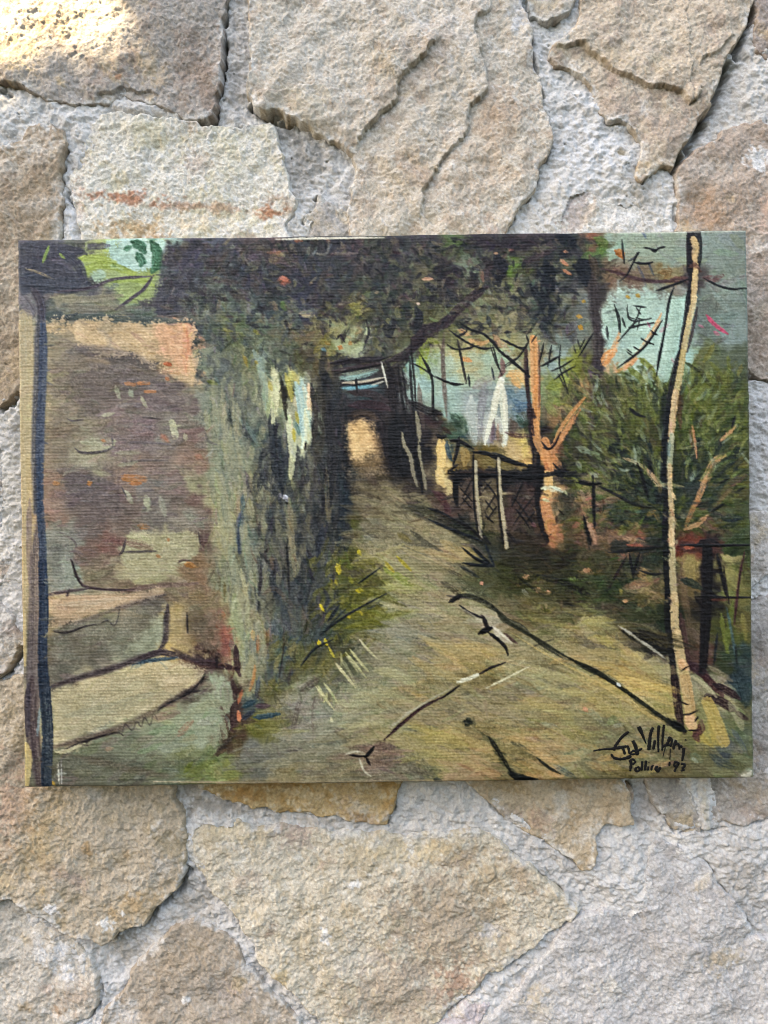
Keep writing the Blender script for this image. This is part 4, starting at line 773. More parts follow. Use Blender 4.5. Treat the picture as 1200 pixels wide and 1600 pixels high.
# --- the dark post on the left border
strokes('''
b8a886 26 0.7 blunt dry : 38,494 40,560 44,640 46,720
c2ae84 22 0.65 blunt dry : 44,720 48,800 50,860 46,950
565a66 20 0.85 soft : 62,470 63,560 60,640 58,730 56,800
6a6064 24 0.8 soft : 62,800 58,870 56,960 54,1040 52,1100 54,1180
5a4c50 22 0.75 soft : 50,1060 46,1110 52,1160 60,1226
45566e 13 0.9 : 66,470 67,540 66,600 63,660 62,720 62,800
3d5068 12 0.85 blunt : 62,720 62,790 66,850 66,910
2f4560 15 0.9 blunt : 66,880 68,950 66,1010 68,1060
26394f 18 0.9 blunt : 66,1040 70,1090 74,1150 72,1200 72,1226
7a8c90 3 0.7 : 62,1106 60,1126 58,1150
4a4450 10 0.7 : 44,1070 42,1110 42,1150
7a6b6c 9 0.6 : 46,780 44,850 46,910
c2ae78 11 0.8 blunt : 40,1166 44,1186 40,1226
bdab80 8 0.7 : 36,950 38,1040
b8a884 7 0.7 : 34,640 36,760 38,880 38,990
55505e 14 0.8 soft : 50,450 62,470 66,500
77727a 18 0.7 soft : 30,462 44,480 50,490
''')
# --- mossy rock face
area([(308, 560), (318, 600), (322, 650), (330, 720), (336, 790), (350, 860), (362, 930), (370, 1000), (378, 1050), (386, 1090), (400, 1040), (420, 960), (400, 850), (380, 740), (400, 660), (420, 600), (400, 560), (350, 545)], '868a73', 0.35, 16, 6)
scumble(325, 420, 600, 1040, 190, 34, 9, 1.45, ['8f9478', '7e8572', 'a09d78', '6f7668', '98957a', '747d78'], 0.45, dry=0.6, within=lambda x, y: x > 312 + (y - 600) * 0.13)
scumble(400, 530, 690, 960, 240, 36, 8, 1.55, ['45494b', '565a55', '6d6c5b', '3a4046', '7a7863', '4f5557', '2f3840'], 0.5, dry=0.55)
scumble(500, 545, 560, 860, 70, 34, 10, 1.55, ['2b2d33', '33343a', '3a3c3e', '25303a'], 0.55, dry=0.4)
strokes('''
8c917a 18 0.6 dry : 330,640 332,690 338,740 346,800
9a9b78 14 0.65 dry : 338,740 346,800 354,850
a5a27e 16 0.65 dry : 346,810 352,850 360,880
8a8f76 12 0.6 dry : 352,880 362,940 366,1000
4b5a6a 11 0.8 : 378,800 376,830 374,864
4a6670 8 0.7 : 380,770 378,800
3d4a50 16 0.6 soft : 352,600 360,640 380,670 402,690
8fa39a 10 0.7 dry : 396,548 404,562 412,580
7f948a 8 0.6 dry : 372,652 390,674 404,696
a5c0ae 10 0.55 dry : 402,570 412,600 414,640
2f3a44 22 0.75 soft : 430,690 436,730 440,760
323b44 14 0.7 : 424,640 428,700 434,740
c9cba4 11 0.9 : 426,572 429,600 428,630 426,660
d5d6b0 6 0.8 dry : 432,576 433,610 432,648
3a3824 6 0.85 : 438,588 442,610 445,640 448,656
b5ae5c 8 0.85 : 446,584 452,604 456,626
bdb56c 7 0.8 : 420,596 424,610
a8c9c4 13 0.85 : 462,598 468,620 472,650 476,690
bcd4c8 9 0.8 : 476,602 480,630 478,660 472,700
dcc0a0 8 0.85 : 482,600 484,616 482,640
ccd2ae 13 0.85 : 452,650 456,690 458,720
d8dcb8 8 0.8 dry : 476,640 480,680 470,712
bcbf9a 9 0.8 : 456,710 455,735 454,748
a5a050 6 0.8 : 462,644 466,662
b4ab4a 6 0.8 : 458,670 460,690
5a8078 6 0.7 : 462,660 468,680
3a3632 4 0.85 : 478,690 476,704
2f2c2e 10 0.8 : 486,600 492,640 490,700
4b473c 20 0.7 soft : 500,600 500,660 496,720
35353a 20 0.75 soft : 512,640 520,700 516,760
7a7058 7 0.6 dry : 510,730 512,790 516,830
22262e 9 0.8 : 538,660 540,720 538,780
2a3a44 12 0.75 soft : 536,740 536,800 530,850
404346 7 0.6 : 470,720 474,760
c6cede 7 0.9 wet : 444,775 448,779
8a8a90 6 0.6 : 436,772 452,784
2b2e30 4 0.7 : 446,786 452,788
998f70 12 0.5 dry : 452,780 454,840 460,900
3c4450 8 0.7 : 504,820 500,850 494,890
3a4048 9 0.7 : 480,860 484,900 478,940
2e2f33 3 0.8 : 448,850 450,890 452,930
33302f 3 0.7 : 420,856 414,864
454048 8 0.7 : 402,870 406,900 404,930
6f5c4c 8 0.6 : 424,870 426,890
2f2f30 2.5 0.7 : 428,876 430,890 426,900
44424a 10 0.6 soft : 378,730 386,760 392,780
5a534f 8 0.6 : 388,870 398,886
9a8a6c 8 0.6 dry : 368,770 376,800
b0ad88 7 0.7 dry : 376,890 384,930 388,980
9aa27a 18 0.65 dry : 366,930 372,980 378,1030
8e6f4c 7 0.7 : 404,980 406,1000 402,1020
c0935a 7 0.8 : 394,985 396,1000
a06440 6 0.75 : 404,990 402,1016
bd8c5c 5 0.8 : 398,1040 396,1060 390,1080
3a3634 3 0.8 : 404,978 404,992
b06a4a 6 0.7 dry : 346,956 350,966
a86a58 10 0.6 dry : 350,980 358,1000
8a5f54 14 0.6 dry : 340,1000 352,1030 360,1050
4a3034 10 0.85 : 300,1032 330,1038 360,1044 372,1046
4c3236 10 0.8 : 368,1010 370,1040 374,1056
4f3a38 14 0.8 : 362,1060 364,1090 366,1120 360,1140
5f6a68 14 0.6 dry : 430,960 426,1010 420,1060
445058 12 0.65 dry : 440,940 448,980 446,1020
56605c 10 0.6 dry : 470,950 460,990 450,1040
2c2a2c 1.8 0.8 : 444,980 442,1020 436,1060
6a5a50 8 0.55 dry : 410,930 430,920 460,950
3d4850 7 0.7 : 404,1060 400,1090 396,1096
2d4c58 9 0.85 : 378,1106 390,1100 400,1096
3a4450 8 0.8 : 378,1124 390,1116 396,1112
2f5060 8 0.85 : 396,1122 414,1120 436,1116
3a5a5e 6 0.7 : 398,1134 408,1138
c47a58 7 0.85 : 372,1112 374,1128
b5694a 5 0.7 : 372,1100 378,1080
55404a 9 0.7 : 400,1104 420,1104
707038 18 0.6 soft dry : 386,1140 410,1136 430,1136
5a4836 12 0.7 : 360,1150 350,1166 340,1180
96a288 22 0.75 : 346,1062 352,1084 354,1110
939f86 26 0.7 dry : 330,1110 346,1130 350,1150
8f9a80 22 0.6 dry : 312,1140 330,1150 336,1164
5b5652 5 0.7 : 352,1118 356,1128
50483f 6 0.8 : 336,1180 354,1160 368,1150
2c2c28 2 0.6 : 314,1070 320,1052
''')
# yellow weeds at the foot of the rock
scumble(440, 620, 850, 1040, 190, 22, 6, lambda x, y: prng.uniform(-1.2, -0.5), ['5c6232', '6d6d2e', '4a5230', '7c7a34', '3f4834', '84803c', '57552c'], 0.55, within=lambda x, y: y < 1120 - abs(x - 500) * 0.2 and x > 470 - (y - 850) * 0.1 + 20 and x + (y - 900) * 0.5 < 640)
scumble(420, 520, 1000, 1090, 60, 22, 8, -0.9, ['6a683c', '75713f', '5c6240', '80794c'], 0.5)
strokes('''
c2b32c 8 0.9 : 528,884 530,896
b9aa2a 7 0.85 : 560,860 562,866
c9b926 6 0.9 : 498,1002 499,1010
cdbd2a 6 0.9 : 508,1000 510,1008
b5a838 4 0.85 : 514,1012 522,1028
b5a830 5 0.8 : 500,946 506,956
ada13a 4 0.8 : 542,962 546,966
bcae34 4 0.8 : 560,958 564,956
b8ac30 5 0.8 : 560,920 566,924
a89a2c 5 0.75 : 590,890 598,906
bba938 6 0.85 : 602,880 614,894
a8922e 7 0.85 : 620,870 632,882 642,890
8a8a30 6 0.7 : 546,900 550,912
9c9030 4 0.8 : 524,906 526,914
3a4434 3 0.8 : 560,960 580,950 604,930
36403a 3 0.8 : 500,990 530,970 560,950
2d3a3c 4 0.8 : 500,992 520,972 540,952
33424a 6 0.75 : 516,966 528,950
3a4640 3 0.8 : 470,1040 490,1016 510,1000
34454c 6 0.8 : 452,1056 460,1048
3f4a2e 4 0.7 : 560,912 590,890 600,880
6e6f60 10 0.5 dry : 560,830 590,845
8d8c7c 8 0.5 dry : 570,836 600,850
''')
# --- dark tunnel and the bright opening
area([(540, 560), (600, 560), (660, 640), (690, 640), (680, 760), (640, 752), (600, 742), (546, 730), (536, 660)], '332d31', 0.6, 16, 6)
area([(548, 664), (560, 656), (574, 662), (582, 690), (578, 708), (560, 712), (546, 708)], 'dfb57c', 0.85, 16, 3)
strokes('''
e8c48e 16 0.8 dry : 556,672 562,690 560,706
e6be88 14 0.7 dry : 574,676 576,700
6a563f 12 0.6 soft : 546,724 580,722 600,716
4a3a30 10 0.7 : 544,650 566,644 590,652
4a2f36 14 0.7 : 546,634 580,632 610,640
332a30 16 0.75 : 590,650 604,690 612,730
1d2026 26 0.85 soft : 620,650 622,700 630,740
23232a 20 0.8 soft : 640,660 646,710 650,745
2a2226 14 0.75 : 606,570 612,610 616,650
2b2e33 3 0.8 : 552,734 572,732
1f2428 4 0.8 : 540,640 542,690 540,730
4a3a3e 12 0.7 : 544,612 580,616 606,628
342c34 9 0.8 : 516,568 550,564 600,560
46363a 6 0.8 : 520,580 560,574 606,566
7fa39c 8 0.7 dry : 530,590 560,586 590,578
8c9a86 7 0.7 dry : 536,584 560,582 586,576
5f8f98 7 0.85 dry : 534,606 560,604 590,602
3a3236 4 0.85 : 530,598 560,600 604,592
a0a090 3 0.6 dry : 536,598 566,596 594,590
2e2a2e 4 0.8 : 560,560 564,550 570,552
3b3038 3 0.85 : 526,530 532,524 538,534
2a2c34 4 0.8 : 572,500 576,520 566,552
9fa886 18 0.55 dry : 530,546 560,548
a8b496 14 0.6 dry : 548,556 570,546
b07038 8 0.8 : 529,542 534,544
a87840 7 0.75 : 546,534 549,538
a07a40 6 0.7 : 508,534 514,538
6f9aa4 6 0.6 : 502,544 508,548
8a7f3c 10 0.6 dry : 490,552 500,540 514,520
9a9448 11 0.65 : 546,476 560,480 566,474
b07850 9 0.6 dry : 432,396 440,398
a8604c 14 0.75 soft : 436,438 450,440
b8705c 8 0.75 : 438,434 450,438
b0a080 12 0.75 dry : 470,490 490,491
9a6a58 8 0.6 dry : 418,394 436,392
8a8a70 7 0.6 : 438,396 444,400
a4684e 7 0.7 dry : 460,376 472,376
9a6850 6 0.6 dry : 510,374 516,380
7a7872 3 0.6 : 488,396 510,396 514,376
8a7d74 5 0.5 : 518,397 560,396
a08068 4 0.6 : 484,442 488,444
5f7a44 9 0.65 : 440,472 446,484
8a8a48 6 0.7 : 396,516 404,522
8f8f44 5 0.65 : 344,514 362,518
97863f 6 0.7 : 380,556 388,574
a89a4e 4 0.7 : 398,564 402,568
79843f 8 0.65 dry : 324,596 338,600
c0a080 4 0.6 : 586,458 592,456
''')
# --- leaning branch and canopy details, top centre to right
strokes('''
4a3a3e 15 0.85 : 762,448 736,466 712,488 696,506
45353a 16 0.85 : 716,486 690,508 664,516 646,530
40343a 14 0.85 : 664,514 648,540 630,556 606,564
332c30 14 0.8 : 640,550 624,572 606,582
3a2f34 9 0.7 : 690,510 670,512 640,506
392f38 12 0.8 : 716,376 750,378 800,382 846,378
30262e 8 0.7 : 760,372 800,378 840,374
4c3c40 8 0.7 : 812,412 840,402 868,388
262833 20 0.85 : 778,400 784,420 774,440
22242e 12 0.8 : 774,432 780,446
2c2630 16 0.8 : 708,424 722,430
362a30 12 0.75 : 736,426 744,442 730,446
332b33 10 0.7 : 750,402 764,410 740,420
1f2631 24 0.85 : 852,410 858,436 852,462
222a34 20 0.8 : 830,446 850,470 856,496
29323a 16 0.7 : 864,474 856,500 846,510
1e2530 18 0.8 : 870,370 886,376 896,384
2a3038 7 0.8 : 810,450 818,464
60803a 11 0.75 : 794,424 808,414
5f7a40 8 0.7 : 712,382 722,378
a85a48 5 0.7 dry : 796,392 804,390
c09878 4 0.75 : 772,396 778,396
c0886a 5 0.85 : 880,392 886,394
b87e60 6 0.85 : 876,406 886,416
b57c60 5 0.85 : 880,422 892,430
c89a80 5 0.75 : 660,436 676,436
c8b0a0 3 0.8 : 651,474 656,475
8a6050 6 0.6 : 750,418 756,440
5f6f60 12 0.6 dry : 728,400 738,414
7a8878 5 0.6 : 734,400 736,416
2a2f38 12 0.75 : 650,480 656,500 648,520
2b2e3a 12 0.7 : 664,444 680,452
2b3038 6 0.7 : 690,440 700,456 714,468
2c3038 14 0.7 : 602,504 608,520 614,500
4b4038 6 0.7 : 614,536 622,524
484a38 3 0.7 : 744,478 780,482 830,486
343c40 8 0.7 : 762,494 766,510
5b4a3a 10 0.6 : 770,506 776,530 780,552
7d7a5a 16 0.5 dry : 800,490 820,500 790,520
''')
# sky openings behind the trees
area([(634, 570), (672, 556), (700, 560), (712, 590), (720, 640), (690, 650), (650, 640), (634, 610)], '99b3aa', 0.55, 8, 5)
area([(700, 566), (760, 548), (800, 556), (800, 600), (760, 610), (716, 606)], '9fb5a0', 0.5, 8, 5)
area([(730, 614), (760, 600), (800, 604), (830, 620), (826, 650), (790, 654), (736, 650)], '8799a0', 0.45, 8, 5)
strokes('''
8fa044 14 0.75 dry : 668,534 662,556 660,582
93a548 10 0.7 dry : 652,562 662,578
9aa84a 10 0.6 dry : 670,530 684,536
6b5a52 7 0.7 : 694,520 692,556 694,600 698,650
6f6058 8 0.6 : 654,600 658,640 662,670
7c8c84 6 0.5 : 700,620 700,660
d79a64 8 0.85 : 722,560 736,564
cfa070 8 0.7 dry : 730,530 752,538 764,532
d4a070 8 0.7 dry : 716,516 736,524
b99470 10 0.7 dry : 772,524 784,540 796,548
bcae80 14 0.5 dry : 716,580 744,576
dcb078 12 0.8 dry : 792,588 806,584 820,598
e0b27c 9 0.75 dry : 800,590 812,606
7d5050 8 0.65 : 784,560 786,580 780,590
d99a66 12 0.85 blunt : 834,530 835,570 834,610
d6935c 13 0.85 blunt : 836,590 838,630 836,680
c9a878 6 0.7 : 826,550 828,572
5a3f3a 7 0.8 : 822,540 822,580 824,620
4a3434 6 0.75 : 824,630 830,680 834,720
8a9446 18 0.75 dry : 856,606 876,598 892,590
7f8c40 16 0.7 dry : 866,630 884,622
90994e 10 0.65 dry : 886,560 898,566
5f7f88 12 0.6 dry : 796,610 806,630
4a6a84 14 0.55 dry : 802,640 826,634
b0c0bc 16 0.6 dry : 770,620 748,634 732,650
9a9490 16 0.6 dry : 740,606 760,596 772,590
8a8c90 14 0.65 dry : 758,600 752,640 744,660
b9c2bb 16 0.7 dry : 736,620 738,650 742,690
aab2ae 14 0.6 dry : 752,640 758,670 762,696
dfe0cc 11 0.9 blunt : 784,594 776,620 770,650
d6dac8 9 0.9 blunt : 782,600 786,640 790,680 788,696
c8ccc0 8 0.85 dry : 770,640 760,670 758,692
cdd2c8 10 0.8 dry : 776,650 784,676
777078 7 0.7 : 772,664 770,690
''')
# thin twigs
strokes('''
2a2426 2.2 0.9 : 720,506 736,516 754,522 766,532
2a2426 2.4 0.9 : 752,520 770,534 780,548 796,560 812,574 828,588
2b2628 1.8 0.85 : 702,516 716,526 730,536 750,544 772,544
2b2628 1.6 0.8 : 716,524 730,518
2c2628 1.5 0.8 : 698,540 710,546 730,544 746,540
2a2528 1.8 0.85 : 784,530 800,538 816,544 824,540
2a2528 1.8 0.85 : 824,536 812,556 800,564 788,572
2b2628 1.5 0.8 : 822,526 826,534 818,546
2a2528 1.6 0.8 : 846,572 860,564 874,556
2a2528 1.5 0.8 : 862,580 876,574 892,564
2b2629 1.5 0.8 : 870,590 880,582 896,574
29262a 1.4 0.75 : 850,540 846,556 842,570
29262a 1.4 0.75 : 860,544 858,566
29262a 1.6 0.8 : 872,584 880,600 886,616
2c2426 2.4 0.9 : 642,530 644,560 648,600 650,640
2c2426 2.6 0.85 : 658,556 670,576 676,600 676,640 680,660
3c3634 1.6 0.75 : 714,530 722,570 728,600
3c3634 1.6 0.75 : 766,540 774,564 780,578
2a2a30 2.2 0.85 : 680,590 696,596 712,602 724,600
38404a 2.4 0.8 : 732,586 734,604
38404a 2.4 0.75 : 768,574 772,594
2a2427 2 0.8 : 628,576 632,600 636,640
3a3032 5 0.7 : 620,590 634,620 646,650
2f2a2e 6 0.8 : 600,560 616,590 622,630
''')
# --- right-hand sky, twigs, foliage
area([(966, 460), (1000, 452), (1030, 456), (1048, 470), (1066, 470), (1066, 500), (1050, 560), (1036, 596), (1000, 600), (960, 570), (950, 540), (944, 490)], 'a8c6bb', 0.72, 8, 6)
strokes('''
a0bfb2 18 0.85 blunt : 1058,476 1056,510 1046,560 1038,590
9fc2b4 10 0.6 dry : 1010,480 1000,500 970,520
aecabc 12 0.6 dry : 980,470 1010,470 1024,460
7f9a90 4 0.6 dry : 952,500 974,488
5f6f68 5 0.55 dry : 944,490 966,484 980,482
8fae9f 10 0.55 dry : 950,510 980,500
6a716a 20 0.45 soft : 1090,470 1110,500 1096,530
7d8d86 20 0.45 soft : 1130,400 1150,440 1140,480
8f9f90 18 0.5 dry : 960,372 1000,372 1050,372
93a696 18 0.5 dry : 950,392 1000,398 1060,392
74654e 16 0.6 dry : 950,426 990,434 1030,432
6f5048 10 0.7 dry : 960,420 980,436 1000,440
8a6a40 10 0.75 dry : 1030,426 1046,424 1040,436
7a4f48 9 0.7 dry : 1050,436 1080,436
73504e 11 0.75 dry : 1100,434 1120,436 1130,430
5f4044 5 0.7 : 940,420 970,428 1010,438 1060,440
2f2c34 3 0.85 : 1026,454 1050,446 1076,436
46506a 4 0.6 dry : 996,414 1004,430 1010,448
44586c 4 0.55 dry : 1014,410 1022,430
55688a 5 0.5 dry : 1004,360 1010,372
a8662e 12 0.85 : 962,392 970,396 974,402
8f5a40 12 0.7 dry : 918,370 936,368
62803c 14 0.75 : 930,372 944,380 940,394
56703c 12 0.7 : 926,396 910,404
1c222e 24 0.85 : 892,380 896,376
1e2430 26 0.85 : 898,416 914,418 918,432
232a36 12 0.8 : 912,430 916,446
9aa8a2 4 0.6 : 966,438 966,448
5a4a3a 13 0.75 : 922,400 930,420 930,440
4d4344 18 0.75 soft : 926,430 930,480 932,520
4f4546 17 0.75 soft : 934,510 936,560 930,600
584a48 14 0.6 soft : 930,600 926,640 922,680
b08a3a 6 0.75 : 910,470 914,472
b5893a 7 0.8 : 902,494 908,496
b8872c 8 0.8 : 904,510 910,514
b5903a 5 0.75 : 978,462 984,466
ad8a3c 6 0.75 : 994,460 1000,464
2e2a2e 1.6 0.85 : 972,376 974,396 976,412
2e2a2e 1.8 0.8 : 996,394 988,414 980,430 968,440
33343c 2.5 0.8 : 1000,394 990,404 982,408
3a3438 2.5 0.8 : 992,410 1010,412 1020,410
1f2428 2.4 0.95 wet : 1006,387 1014,388 1022,391
1f2428 5 0.95 wet : 1018,389 1024,392 1028,390
1f2428 2.2 0.95 wet : 1026,390 1032,387 1040,386
d9a272 10 0.85 dry : 946,572 962,540 968,520
e0a06a 14 0.85 dry : 942,570 950,556 962,548
dca878 6 0.8 dry : 1034,490 1024,512 1012,530 1000,546
d8a878 6 0.75 dry : 1000,546 990,560 970,578
dca070 7 0.8 dry : 996,560 980,574 960,582
2a2a2c 1.8 0.9 : 966,574 990,556 1010,538 1034,502
2a2a2c 1.5 0.85 : 960,478 968,496 970,520
2a2a2c 1.4 0.8 : 1000,498 986,512 970,530 966,534
2a2a2c 1.4 0.85 : 980,476 982,494 996,500
2a2a2c 1.4 0.85 : 994,480 1002,492
2a2a2c 1.4 0.85 : 992,478 1002,480 1010,480
2a2a2c 1.4 0.85 : 994,496 1006,500 1018,498
2a2a2c 1.4 0.85 : 982,512 1000,508 1022,504
2a2a2c 1.3 0.8 : 972,498 976,510
2a2a2c 1.3 0.8 : 1000,500 996,516
2a2a2c 1.5 0.85 : 1018,520 1026,524
2a2a2c 1.5 0.85 : 1002,528 1012,536 1022,538
2a2a2c 1.5 0.85 : 990,542 1000,548
2a2a2c 1.4 0.8 : 980,546 988,552
24282e 4 0.9 : 1054,448 1046,470 1042,496
262a30 3.2 0.9 : 1042,496 1036,530 1030,556 1026,590
2a2c30 1.8 0.85 : 928,520 918,536 906,556
2a2c30 1.5 0.8 : 902,530 906,544
2a2c30 1.5 0.8 : 896,540 900,552
34363a 3 0.7 : 948,510 950,530
c0698a 3 0.6 dry : 1012,504 1016,512
bd7088 3 0.55 dry : 1030,520 1046,506
b87888 5 0.5 dry : 1050,560 1054,568
c0506e 6.5 0.85 : 1104,492 1114,504 1126,514 1138,522
b8687c 6 0.7 dry : 1116,518 1124,524
b07888 3 0.6 dry : 1092,508 1100,512
1d2024 2 0.9 : 1112,441 1128,448 1144,452 1166,450
''')
scumble(880, 1170, 560, 830, 520, 26, 8, lambda x, y: math.atan2(y - 800, x - 1050) + prng.normal(0, 0.3), ['5a662b', '4b5a2a', '66702e', '3f4b2a', '54602f', '6f7634', '384430', '5f5f34'], 0.5, within=lambda x, y: y > 575 + max(0, (1010 - x)) * 0.12)
scumble(950, 1160, 690, 820, 130, 26, 9, lambda x, y: math.atan2(y - 800, x - 1050), ['2c3830', '26332e', '33422f', '2a3f3c', '3c4a2a'], 0.55)
scumble(880, 960, 600, 760, 70, 24, 8, 1.4, ['4f5238', '5f5f3c', '48423a', '6a6a40'], 0.45)
strokes('''
7f8a3a 9 0.75 : 1000,560 1012,570 1022,578
76823a 10 0.7 : 982,576 1000,590 1008,606
788238 8 0.7 : 1022,580 1030,600 1036,612
7a7a3a 8 0.7 : 1116,538 1108,554 1100,566
74703a 7 0.7 : 1160,570 1154,586
6f7a36 6 0.7 : 1138,556 1140,580
6c7634 6 0.7 : 1110,566 1124,580 1130,590
47501f 5 0.7 : 1070,566 1086,576 1096,584
40452a 7 0.7 : 1092,574 1104,594 1112,604
6f7a30 12 0.6 dry : 1070,600 1100,640 1110,600
2a3426 12 0.7 soft : 1040,610 1038,650 1042,700
2f3a30 6 0.7 : 984,640 1000,650
5a4434 6 0.6 : 1064,600 1066,640
c08a62 4 0.8 : 1082,664 1086,690 1089,716
6a4634 4 0.7 : 1078,670 1082,700
c09068 6 0.8 : 1126,690 1138,678 1148,670
b08a5a 4 0.7 : 1146,672 1152,664
2a2c24 4 0.75 : 1144,668 1150,650
b08a62 11 0.85 dry : 1134,712 1118,720 1108,736 1100,756
b98e66 9 0.85 dry : 1104,744 1096,768 1086,790
a67a52 8 0.8 dry : 1092,776 1082,800 1072,822
b08862 7 0.8 : 1106,806 1090,820 1070,828
6a5a40 12 0.65 dry : 1166,742 1140,760 1116,790
7f6f4c 6 0.6 dry : 1150,756 1120,790 1106,806
222820 4 0.8 : 1166,760 1150,770
262a22 3 0.75 : 1114,798 1130,788
23281f 2.5 0.8 : 1124,756 1140,748
2a3a40 5 0.8 : 1130,812 1140,814 1156,812
2b3420 3 0.7 : 1122,724 1120,740
a89470 5 0.8 dry : 974,716 992,722 1006,730 1014,740
b59878 9 0.85 dry : 1012,734 1026,752 1038,764
9a8a64 4 0.65 dry : 970,696 984,704
1f2a2a 26 0.75 soft : 1002,750 1010,770
182022 12 0.8 soft : 1034,770 1030,790
262c20 3 0.8 : 1002,740 1006,760 1014,778
2a2c20 2.5 0.7 : 1020,750 1018,766
38422a 7 0.7 : 970,776 990,788 1020,790
3a3c20 8 0.7 : 990,784 1010,792 1030,790
7f6a40 9 0.7 dry : 1012,806 1024,800 1030,814
8a8468 7 0.65 : 1064,806 1072,808
9a7d5c 12 0.6 dry : 904,770 914,790 918,810
a08a68 9 0.65 dry : 910,762 922,766
b08268 8 0.7 dry : 916,812 928,830 930,850
a86f58 9 0.65 dry : 896,824 906,818
6f5548 10 0.6 : 932,790 950,784 970,780
8c7a5c 12 0.5 dry : 940,770 966,778
''')
# trunk of the tall pale-barked tree: dark side first, then bark
strokes('''
26221f 24 0.85 blunt : 1084,360 1086,384 1084,420
3a2b30 13 0.9 : 1076,362 1080,400 1082,440 1078,470
2f272b 11 0.9 : 1080,440 1076,480 1072,510 1062,560
2c2528 12 0.85 : 1066,540 1056,580 1048,620 1044,660
22262a 13 0.9 blunt : 1044,640 1040,700 1040,740 1044,790
1c1c22 14 0.9 blunt : 1044,780 1042,830 1044,880 1046,930
1c1a1e 11 0.9 blunt : 1044,920 1044,970 1050,1020 1054,1060
3a2424 13 0.9 : 1052,1040 1058,1090 1064,1130 1070,1146
4a3838 6 0.7 : 1090,480 1082,520 1074,550
6a4a30 7 0.75 : 1060,610 1062,640 1064,670
77604a 11 0.6 dry : 1066,880 1070,930 1078,980
5a3a38 11 0.75 : 1064,960 1072,1010 1078,1040
c2a87c 11 0.95 blunt : 1084,374 1088,388 1086,400
c4a67a 8 0.9 blunt : 1086,400 1088,420 1086,432
6f4a3c 7 0.8 : 1078,418 1086,414 1096,424
c9ae82 9 0.95 blunt : 1088,424 1086,444 1084,470
c4b088 9 0.95 blunt : 1086,464 1082,484 1076,504
bfb084 9 0.95 blunt : 1078,500 1072,530 1066,560
b7a97a 10 0.95 blunt : 1068,550 1062,590 1056,620
c2a880 10 0.95 blunt : 1056,612 1052,650 1048,690
98a085 9 0.9 blunt : 1050,680 1048,710 1046,730
6a8078 7 0.6 dry : 1046,690 1044,710
b8a680 8 0.95 blunt : 1047,728 1048,760 1050,800
b5a27c 9 0.95 blunt : 1050,790 1050,830 1051,870
bfa67e 10 0.95 blunt : 1050,830 1050,850
a89a76 11 0.95 blunt : 1051,860 1052,900 1054,940
b59f78 13 0.95 blunt : 1054,930 1055,970 1058,1000
b49c74 16 0.95 blunt : 1058,990 1064,1030 1070,1060
c8a078 14 0.9 blunt : 1066,1036 1072,1046
b09468 18 0.95 blunt : 1070,1056 1076,1090 1080,1120
c6a27c 18 0.9 blunt : 1078,1124 1082,1134
cfac7c 5 0.8 : 1052,740 1048,746
cdb388 5 0.8 : 1050,770 1056,780
3a2a24 2.2 0.85 : 1064,1050 1070,1046 1076,1042
3a2a24 2 0.85 : 1062,1096 1070,1100 1076,1102
3a2a24 2 0.85 : 1066,1118 1080,1116 1092,1110
33261f 2.4 0.85 : 1076,1142 1090,1142 1096,1140
2a2220 3.5 0.85 : 1086,1128 1092,1120
5a3030 12 0.8 : 1088,1150 1096,1140 1096,1128
5f3a36 10 0.75 : 1084,1146 1092,1158
7a5a4a 6 0.6 : 1054,1080 1056,1100
4a3036 14 0.8 : 1078,1036 1090,1046 1110,1062
4f2c2e 11 0.85 : 1096,1052 1116,1072 1130,1088
3f2a2c 14 0.85 blunt : 1106,1090 1126,1096 1144,1108
3a262a 12 0.85 : 1116,1070 1136,1080 1156,1092
42302e 8 0.8 : 1150,1112 1160,1120 1168,1124
a8906a 3 0.6 : 1088,430 1090,434
''')
